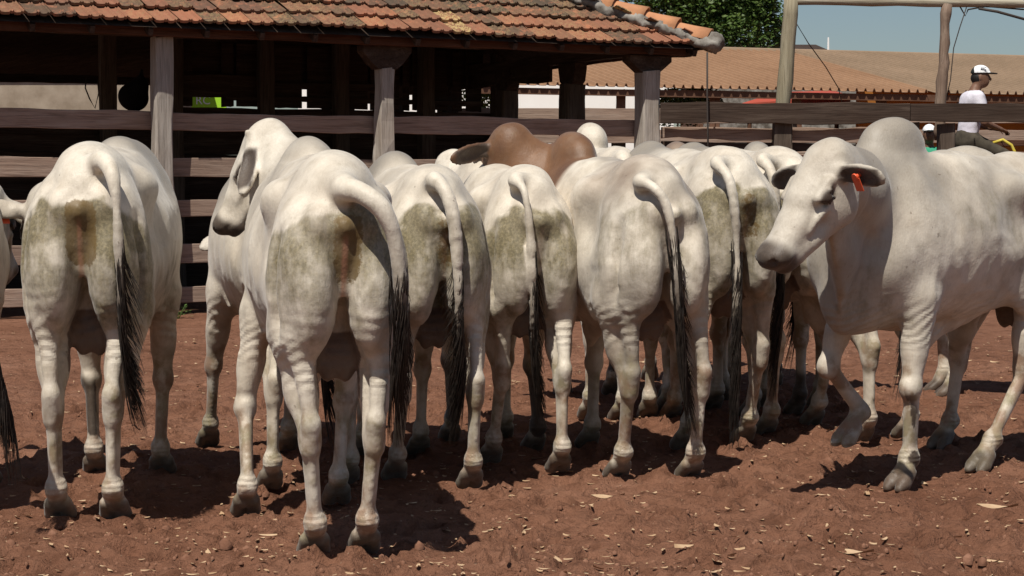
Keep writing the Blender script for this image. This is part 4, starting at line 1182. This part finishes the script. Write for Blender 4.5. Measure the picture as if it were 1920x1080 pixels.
# the big bull in front
bull('large white bull in front with head turned left and tail swung right', (-.64, 7.04), .21, 1.0,
     feet=(G(590, 1050), G(685, 1043), G(462, 972), G(633, 950)), head=(P(474, 250, 8.42), 1.36, 1.04, .0), earn=((-.35, -.9, -.2), None),
     tail=[P(650, 352, 6.78), P(690, 366, 6.68), P(728, 402, 6.66), P(748, 460, 6.68), P(757, 540, 6.70), P(760, 610, 6.74), P(752, 668, 6.8)],
     switch=.36, coat=dict(stain=.85, grey=.3, headgrey=.12, humpgrey=.6, pink=.8, dung=.85, dirt=.75), hump=.25, seed=1, h=.0105, group=rump, width=1.06, ears=(2.2, .02), hs=.88, tw=1.15, horns=True)
bull('white bull with olive and brown stained rump second from the left edge', (-1.735, 7.85), .07, 1.035,
     feet=(G(110, 980), G(214, 980), None, None), head=(P(90, 360, 9.3), .40, .95),
     tail=[P(188, 300, 7.62), P(206, 330, 7.50), P(214, 400, 7.48), P(219, 500, 7.50), P(222, 600, 7.54), P(228, 660, 7.6)],
     switch=.34, coat=dict(stain=1.2, dung=1.15, grey=.35, pink=.6), seed=2, h=.0105, group=rump, fat=1.0, ears=(-.05, .6), tag_ear=(1,), hump=-.1, width=.98)
bull('bull cut off by the left edge of the picture with a black tail tip', (-2.60, 7.6), -.02, 1.02,
     tail=[P(-150, 330, 7.35), P(-110, 380, 7.25), P(-80, 500, 7.2), P(-36, 620, 7.2), P(-4, 735, 7.25)], switch=.36, coat=dict(stain=.9, grey=.7), seed=3, group=rump)
bull('white bull half hidden to the left behind the large front bull', (-.93, 8.75), .33, 1.0,
     feet=(G(508, 922), None, G(392, 840), None), coat=dict(stain=.25, grey=.15, dirt=.6), seed=4, group=rump, hump=.7, h=.0115,
     head=(P(470, 400, 10.4), .6, 1.25))
bull('bull right of the large front bull with a long tail ending in a black switch', (-.345, 8.62), .24, .985,
     feet=(G(742, 905), G(884, 920), None, None),
     tail=[P(818, 338, 8.38), P(843, 362, 8.28), P(858, 420, 8.26), P(866, 520, 8.28), P(868, 610, 8.32), P(874, 680, 8.4)], switch=.40,
     coat=dict(stain=1.1, grey=.5, dung=.6), seed=5, group=rump, fat=1.1, hump=.1)
bull('pale cream bull left of the brown humped bull with dirty green buttocks', (.085, 9.2), .24, .985,
     feet=(G(922, 872), G(1050, 890), None, None), head=(P(848, 292, 10.55), .2, .7),
     tail=[P(972, 338, 9.0), P(990, 358, 8.88), P(1000, 420, 8.86), P(1006, 520, 8.88), P(1006, 610, 8.92), P(1010, 680, 9.0)], switch=.34,
     coat=dict(stain=1.1, grey=.1, dung=.3, humpgrey=.1, headgrey=.1), seed=6, group=rump, width=.96, ears=(0, .7), tag_ear=(-1,), hump=.3)
bull('bull with a brown hump and neck and a tan patch on the rump', (.655, 8.85), .34, 1.01,
     feet=(G(1162, 902), G(1297, 902), None, None), head=(P(952, 240, 10.0), .55, .55), earn=((-.2, -.9, -.35), None), hs=1.12,
     tail=[P(1210, 342, 8.62), P(1238, 352, 8.52), P(1262, 385, 8.50), P(1276, 450, 8.50), P(1284, 550, 8.52), P(1290, 650, 8.58)], switch=.42,
     coat=dict(stain=.45, grey=.75, tan=1.0, dung=.35, pink=.2), seed=7, group=rump, width=1.03, fat=1.05, hump=.75, ears=(.55, .4), h=.0115)
bull('white bull behind the brown humped one with mottled thighs', (1.13, 10.0), .28, 1.06,
     feet=(G(1285, 846), G(1398, 832), None, None),
     tail=[P(1352, 305, 9.75), P(1378, 335, 9.62), P(1390, 400, 9.6), P(1394, 500, 9.62), P(1393, 600, 9.65), P(1393, 680, 9.7)], switch=.42,
     coat=dict(stain=.9, grey=.3, dung=.6), seed=8, group=rump, hump=-.6, head=((.2, 12.2, 1.0), .4, 1.2))
bull('white bull partly hidden behind the walking bull and its muzzle', (1.49, 10.5), .33, 1.06,
     feet=(G(1440, 818), G(1528, 800), None, None), coat=dict(stain=1.0, grey=.2), seed=9, group=rump, hump=-.4,
     tail=[P(1440, 300, 10.25), P(1462, 330, 10.1), P(1472, 420, 10.1), P(1476, 520, 10.1), P(1474, 580, 10.15)], switch=.48)
bull('bull standing behind the walking bull between its head and hump', (1.98, 10.35), .35, 1.02,
     feet=(G(1622, 832), G(1700, 825), None, None), coat=dict(stain=.5, grey=.2), seed=10, group=rump, hump=-.3, h=.015, head=((1.5, 12.0, 1.0), .4, 1.2))
# the walking bull, seen from the front left
hx = Vector((-.735, -.678, 0)); lf = Vector((.77, -.64, 0)); ax_ = Vector((1.67, 8.82, 0)); oH = ax_ - hx * 1.19
bull('grey bull walking left with dark inner ear and orange ear tag', (oH.x, oH.y), PI - .826, 1.03,
     feet=(G(1845, 884), G(1770, 842), G(1695, 918), Vector((1.60, 9.02, .16))), head=(P(1535, 280, 8.15), 2.05, .90, .05),
     coat=dict(stain=.45, grey=.6, humpgrey=.7, headgrey=.35, dirt=.8), seed=11, h=.0105, group='zebu bulls crowded along the corral fence', ears=(.3, .6), tag_ear=(1,), hump=.85, width=1.08, hs=1.02, hw=1.2)
bull('pale bull behind the walking bull showing only its rounded hump', (4.05, 12.6), PI / 2, 1.04, coat=dict(stain=.2, grey=.4, humpgrey=.5), seed=12, h=.018, hump=.2)
bull('bull with a tall white hump standing beyond the brown humped bull', (.62, 11.3), .10, 1.07, coat=dict(stain=.2, grey=.1, humpgrey=.05), seed=13, h=.018, hump=1.1, head=((.35, 13.1, 1.2), .3, 1.2))
bull('brownish humped bull mostly hidden near the foot of the shed corner post', (1.17, 12.3), .03, 1.05, coat=dict(stain=.2, grey=.3, tan=.6), seed=14, h=.018, hump=.5, head=((1.42, 14.0, 1.50), -.5, .8))
bull('grey humped bull farthest right of the herd by the plank fence', (1.72, 11.9), .06, 1.05, coat=dict(stain=.2, grey=.8), seed=15, h=.018, hump=.4, head=((1.7, 13.7, 1.1), 0, 1.2))

# ------------------------------------------------------------------ people beyond the fence
def skinmat(): 
    T = NT('skin'); T.color(T.mix(T.noise(20, 3), (.13, .065, .04), (.20, .105, .065))).rough(.55); T.b.inputs['Specular IOR Level'].default_value = .4; return T.m
M['skin'] = skinmat()
M['hair'] = simple('black_hair', (.012, .010, .009), .6, .3)
M['shirt'] = simple('white_cloth', (.70, .68, .74), .85, .1, (.60, .57, .64), 9, .3)
M['green'] = simple('green_cloth', (.06, .33, .20), .85, .1, (.04, .25, .15), 9)
M['redshirt'] = simple('red_cloth', (.45, .12, .10), .85, .1, (.3, .08, .08), 9)
M['trousers'] = simple('dark_cloth', (.045, .038, .030), .85, .1, (.08, .068, .05), 9, .3)
M['cap'] = simple('cap_cloth', (.76, .77, .78), .8, .2)
M['capdark'] = simple('cap_dark', (.02, .024, .024), .8, .2)
M['ink'] = simple('print_ink', (.05, .06, .10), .7, .2)
def person(label, loc, rz, J, shirt, sleeves=.6, h=.014, letters=None, cap=True):
    """J: joints in local metres, facing +x"""
    t = thing('person', label, 'person', loc, rz)
    lo = np.min([J[k] for k in J], axis=0) - .3; hi = np.max([J[k] for k in J], axis=0) + .32
    def V3(k): return np.array(J[k], dtype=float)
    S = SDF(lo, hi, h); A = SDF(lo, hi, h); B = SDF(lo, hi, h)
    hp, ch, nk, hd = V3('hip'), V3('chest'), V3('neck'), V3('head')
    Yx = (1, 0, 0)
    for (D, g) in ((S, 0), (A, .014)):
        D.cap(hp, ch, .135 + g, .15 + g, .06, (Yx, .72)); D.cap(ch + (0, -.11, .07), ch + (0, .11, .07), .085 + g, .085 + g, .07)
        D.ell(ch + (.02, 0, 0), (.12 + g, .165 + g, .14 + g), .05)
    S.cap(ch + (0, 0, .1), nk, .07, .052, .04); S.cap(nk, hd + (-.01, 0, -.05), .052, .055, .03)
    fd = np.array(J.get('face', (1, 0, 0)), dtype=float); fd /= np.linalg.norm(fd); sdv = np.cross((0, 0, 1), fd)
    RR = np.stack([fd, sdv, (0, 0, 1)], 1)
    S.ell(hd, (.095, .076, .118), .02, RR); S.ell(hd + fd * .03 - (0, 0, .065), (.062, .052, .055), .03, RR)
    S.cap(hd + fd * .095 + (0, 0, .01), hd + fd * .112 + (0, 0, -.028), .010, .017, .012)
    for s in (-1, 1):
        S.ell(hd + sdv * s * .077 - fd * .005 - (0, 0, .01), (.02, .009, .032), .008, RR)
        S.ell(hd + fd * .088 + sdv * s * .032 + (0, 0, .012), (.012, .014, .008), .008, RR, 'c')
    S.cap(hd + fd * .092 - sdv * .02 - (0, 0, .062), hd + fd * .092 + sdv * .02 - (0, 0, .062), .007, .007, .006)
    for s, q in (('L', 1), ('R', -1)):
        sh, el, wr = V3('sh' + s), V3('el' + s), V3('wr' + s)
        S.cap(sh, el, .050, .040, .03); S.cap(el, wr, .040, .027, .02)
        A.cap(sh, sh * (1 - sleeves) + el * sleeves, .068, .062, .05)
        if sleeves >= 1: A.cap(el, el * .3 + wr * .7, .055, .042, .03)
        hdv = wr - el; hdv /= np.linalg.norm(hdv); nrm = np.array((0, 0, 1.0)); sv = np.cross(nrm, hdv); sv /= np.linalg.norm(sv) + 1e-9
        S.cap(wr, wr + hdv * .075, .028, .034, .02, (nrm, .6))
        for i in range(4):
            b_ = wr + hdv * .085 + sv * (i - 1.5) * .019; l_ = (.030, .036, .034, .026)[i]
            S.cap(b_, b_ + hdv * l_ - (0, 0, .008), .0095, .0085, .004); S.cap(b_ + hdv * l_ - (0, 0, .008), b_ + hdv * (l_ + .018) - (0, 0, .035), .0085, .007, .004)
        b_ = wr + hdv * .03 + sv * q * -.03; S.cap(b_, b_ + hdv * .03 + sv * q * -.022 - (0, 0, .012), .011, .009, .005)
        hj, kn, an = V3('hj' + s), V3('kn' + s), V3('an' + s)
        for (D, g) in ((S, 0), (B, .014)):
            D.cap(hj, kn, .088 + g, .058 + g, .04); D.cap(kn, an, .058 + g, .038 + g * 1.6, .03)
        B.cap(hp + (0, 0, .02), hp + (0, 0, -.02), .14, .15, .05, (Yx, .8))
        toe = V3('toe' + s); S.cap(an, toe, .045, .032, .03); S.ell(an - (0, 0, .03), (.05, .035, .04), .02)
    S.cap(hp, hp + (0, 0, -.03), .13, .14, .05, (Yx, .8))
    V, F = S.mesh(); mesh_np('body', relax(V, F, 1), F.astype(np.int32), M['skin'], t)
    V, F = A.mesh(); V = relax(V, F, 1); V = V + vnormals(V, F) * (fbm(V * 9, 3, 3) * .012)[:, None]; mesh_np('shirt', V, F.astype(np.int32), M[shirt], t)
    V, F = B.mesh(); V = relax(V, F, 1); V = V + vnormals(V, F) * (fbm(V * 9, 3, 6) * .010)[:, None]; mesh_np('trousers', V, F.astype(np.int32), M['trousers'], t)
    if cap:
        C_ = SDF(hd - .25, hd + .25, .009)
        C_.ell(hd + (0, 0, .035) + fd * .0, (.108, .090, .098), .01, RR)
        z = C_.lo[2] + C_.h * np.arange(C_.n[2]); C_.D = np.maximum(C_.D, (hd[2] + .038 - z)[None, None, :].astype(np.float32))
        C_.cap(hd + fd * .10 + (0, 0, .042) - sdv * .03, hd + fd * .165 + (0, 0, .034) - sdv * .02, .035, .028, .0, ((0, 0, 1), .25)); C_.cap(hd + fd * .10 + (0, 0, .042) + sdv * .03, hd + fd * .165 + (0, 0, .034) + sdv * .02, .035, .028, .0, ((0, 0, 1), .25))
        V, F = C_.mesh(); o = mesh_np('cap', relax(V, F, 1), F.astype(np.int32), M['cap'], t); o.data.materials.append(M['capdark'])
        cen = V[F].mean(1) - hd; back = (cen @ fd < -.068) | ((cen @ fd) > .107) | (cen[:, 2] < .045)
        o.data.polygons.foreach_set('material_index', back.astype(np.int32))
        H_ = SDF(hd - .2, hd + .2, .01); H_.ell(hd - fd * .014 - (0, 0, .012), (.092, .080, .080), .01, RR); H_.ell(hd + fd * .09 - (0, 0, .07), (.11, .12, .14), .01, RR, 'c')
        V, F = H_.mesh(); mesh_np('hair', V, F.astype(np.int32), M['hair'], t)
        if letters:
            d_ = hd - sdv * .086 + fd * .030 + np.array((0, 0, .085)); ang = math.atan2(fd[1], fd[0])
            text('cap_lettering', letters, .038, tuple(d_), (math.pi / 2 + .30, 0, ang), M['ink'], t, .006)
    return t
sit = dict(hip=(0, 0, .10), chest=(.06, 0, .47), neck=(.09, 0, .66), head=(.15, 0, .80),
           shL=(.06, .17, .57), elL=(.10, .23, .30), wrL=(.33, .14, .24), shR=(.06, -.17, .57), elR=(.12, -.22, .29), wrR=(.35, -.10, .22),
           hjL=(.03, .09, .09), knL=(.40, .16, -.06), anL=(.36, .17, -.46), toeL=(.50, .18, -.52), hjR=(.03, -.09, .09), knR=(.38, -.16, -.08), anR=(.28, -.17, -.48), toeR=(.42, -.18, -.54), face=(1, -.35, 0))
stand = dict(hip=(0, 0, .92), chest=(.02, 0, 1.25), neck=(.02, 0, 1.45), head=(.04, 0, 1.60), shL=(.02, .17, 1.36), elL=(.05, .24, 1.10), wrL=(.28, .16, 1.08), shR=(.02, -.17, 1.36), elR=(.05, -.24, 1.10), wrR=(.28, -.16, 1.10),
             hjL=(0, .09, .88), knL=(.03, .10, .48), anL=(-.02, .11, .08), toeL=(.12, .12, .04), hjR=(0, -.09, .88), knR=(.02, -.10, .48), anR=(-.02, -.11, .08), toeR=(.12, -.12, .04), face=(1, .2, 0))
pp = P(1812, 277, 25.2)
person('person in white shirt and white cap sitting sideways above the plank fence', (pp.x, 25.2, pp.z - .02), .12, sit, 'shirt', .75, letters='FPC').scale = (1.18, 1.18, 1.18)
text('shirt_print', 'FPT', .05, (.145, -.155, .50), (math.pi / 2, 0, .1), M['ink'], bpy.data.objects['person'])
# the beam he sits on and the walkway behind the fence
sb = thing('inner_rail', 'brown timber rail on posts just behind the plank fence', 'rail', (pp.x, 25.2, 0))
zs = pp.z - .16
o = board('beam', (-2.3, .0, zs), (2.6, .0, zs), .14, .12, M['beam'], sb, 501)
o = board('beam', (.35, .25, zs + .22), (2.6, .25, zs + .25), .09, .05, M['beam'], sb, 502)
for x in (-2.2, .9, 2.5): post('post', x, .12, 0, zs + (.3 if x > .5 else -.07), .14, .12, M['darkpost'], sb, 510 + int(x * 3))
wirething('rope', [P(1862, 268, 25.05), P(1880, 262, 25.05), P(1896, 272, 25.05), P(1905, 290, 25.05), P(1900, 310, 25.05)], .022, 'yellow rope draped over the brown rail beside the seated person', 'rope', 'yellowleaf')
q = P(1743, 230, 25.6); wk = thing('walkway', 'raised plank walkway behind the fence under the standing person', 'walkway', (q.x, 25.6, 0)); wz = q.z - 1.75
o = board('deck', (-1.2, .0, wz - .03), (1.2, .0, wz - .03), .05, .7, M['darkrail'], wk, 520)
for x in (-1.0, 1.0): post('post', x, 0, 0, wz - .06, .14, .5, M['darkpost'], wk, 530 + int(x))
person('person in white cap and green shirt looking through the fence between two posts', (q.x, 25.6, wz - .002), -math.pi / 2 - .3, stand, 'green', .7)
q = P(990, 203, 32.0); wz = q.z - 1.75
wk = thing('walkway', 'raised plank walkway far behind the shed end posts', 'walkway', (q.x, 32, 0))
o = board('deck', (-1.0, .0, wz - .03), (1.0, .0, wz - .03), .05, .7, M['darkrail'], wk, 540)
for x in (-.8, .8): post('post', x, 0, 0, wz - .06, .14, .5, M['darkpost'], wk, 550 + int(x * 2))
person('tiny distant person in a red shirt seen between the end posts of the shed', (q.x, 32, wz - .002), -math.pi / 2, stand, 'redshirt', .7, h=.018, cap=False)
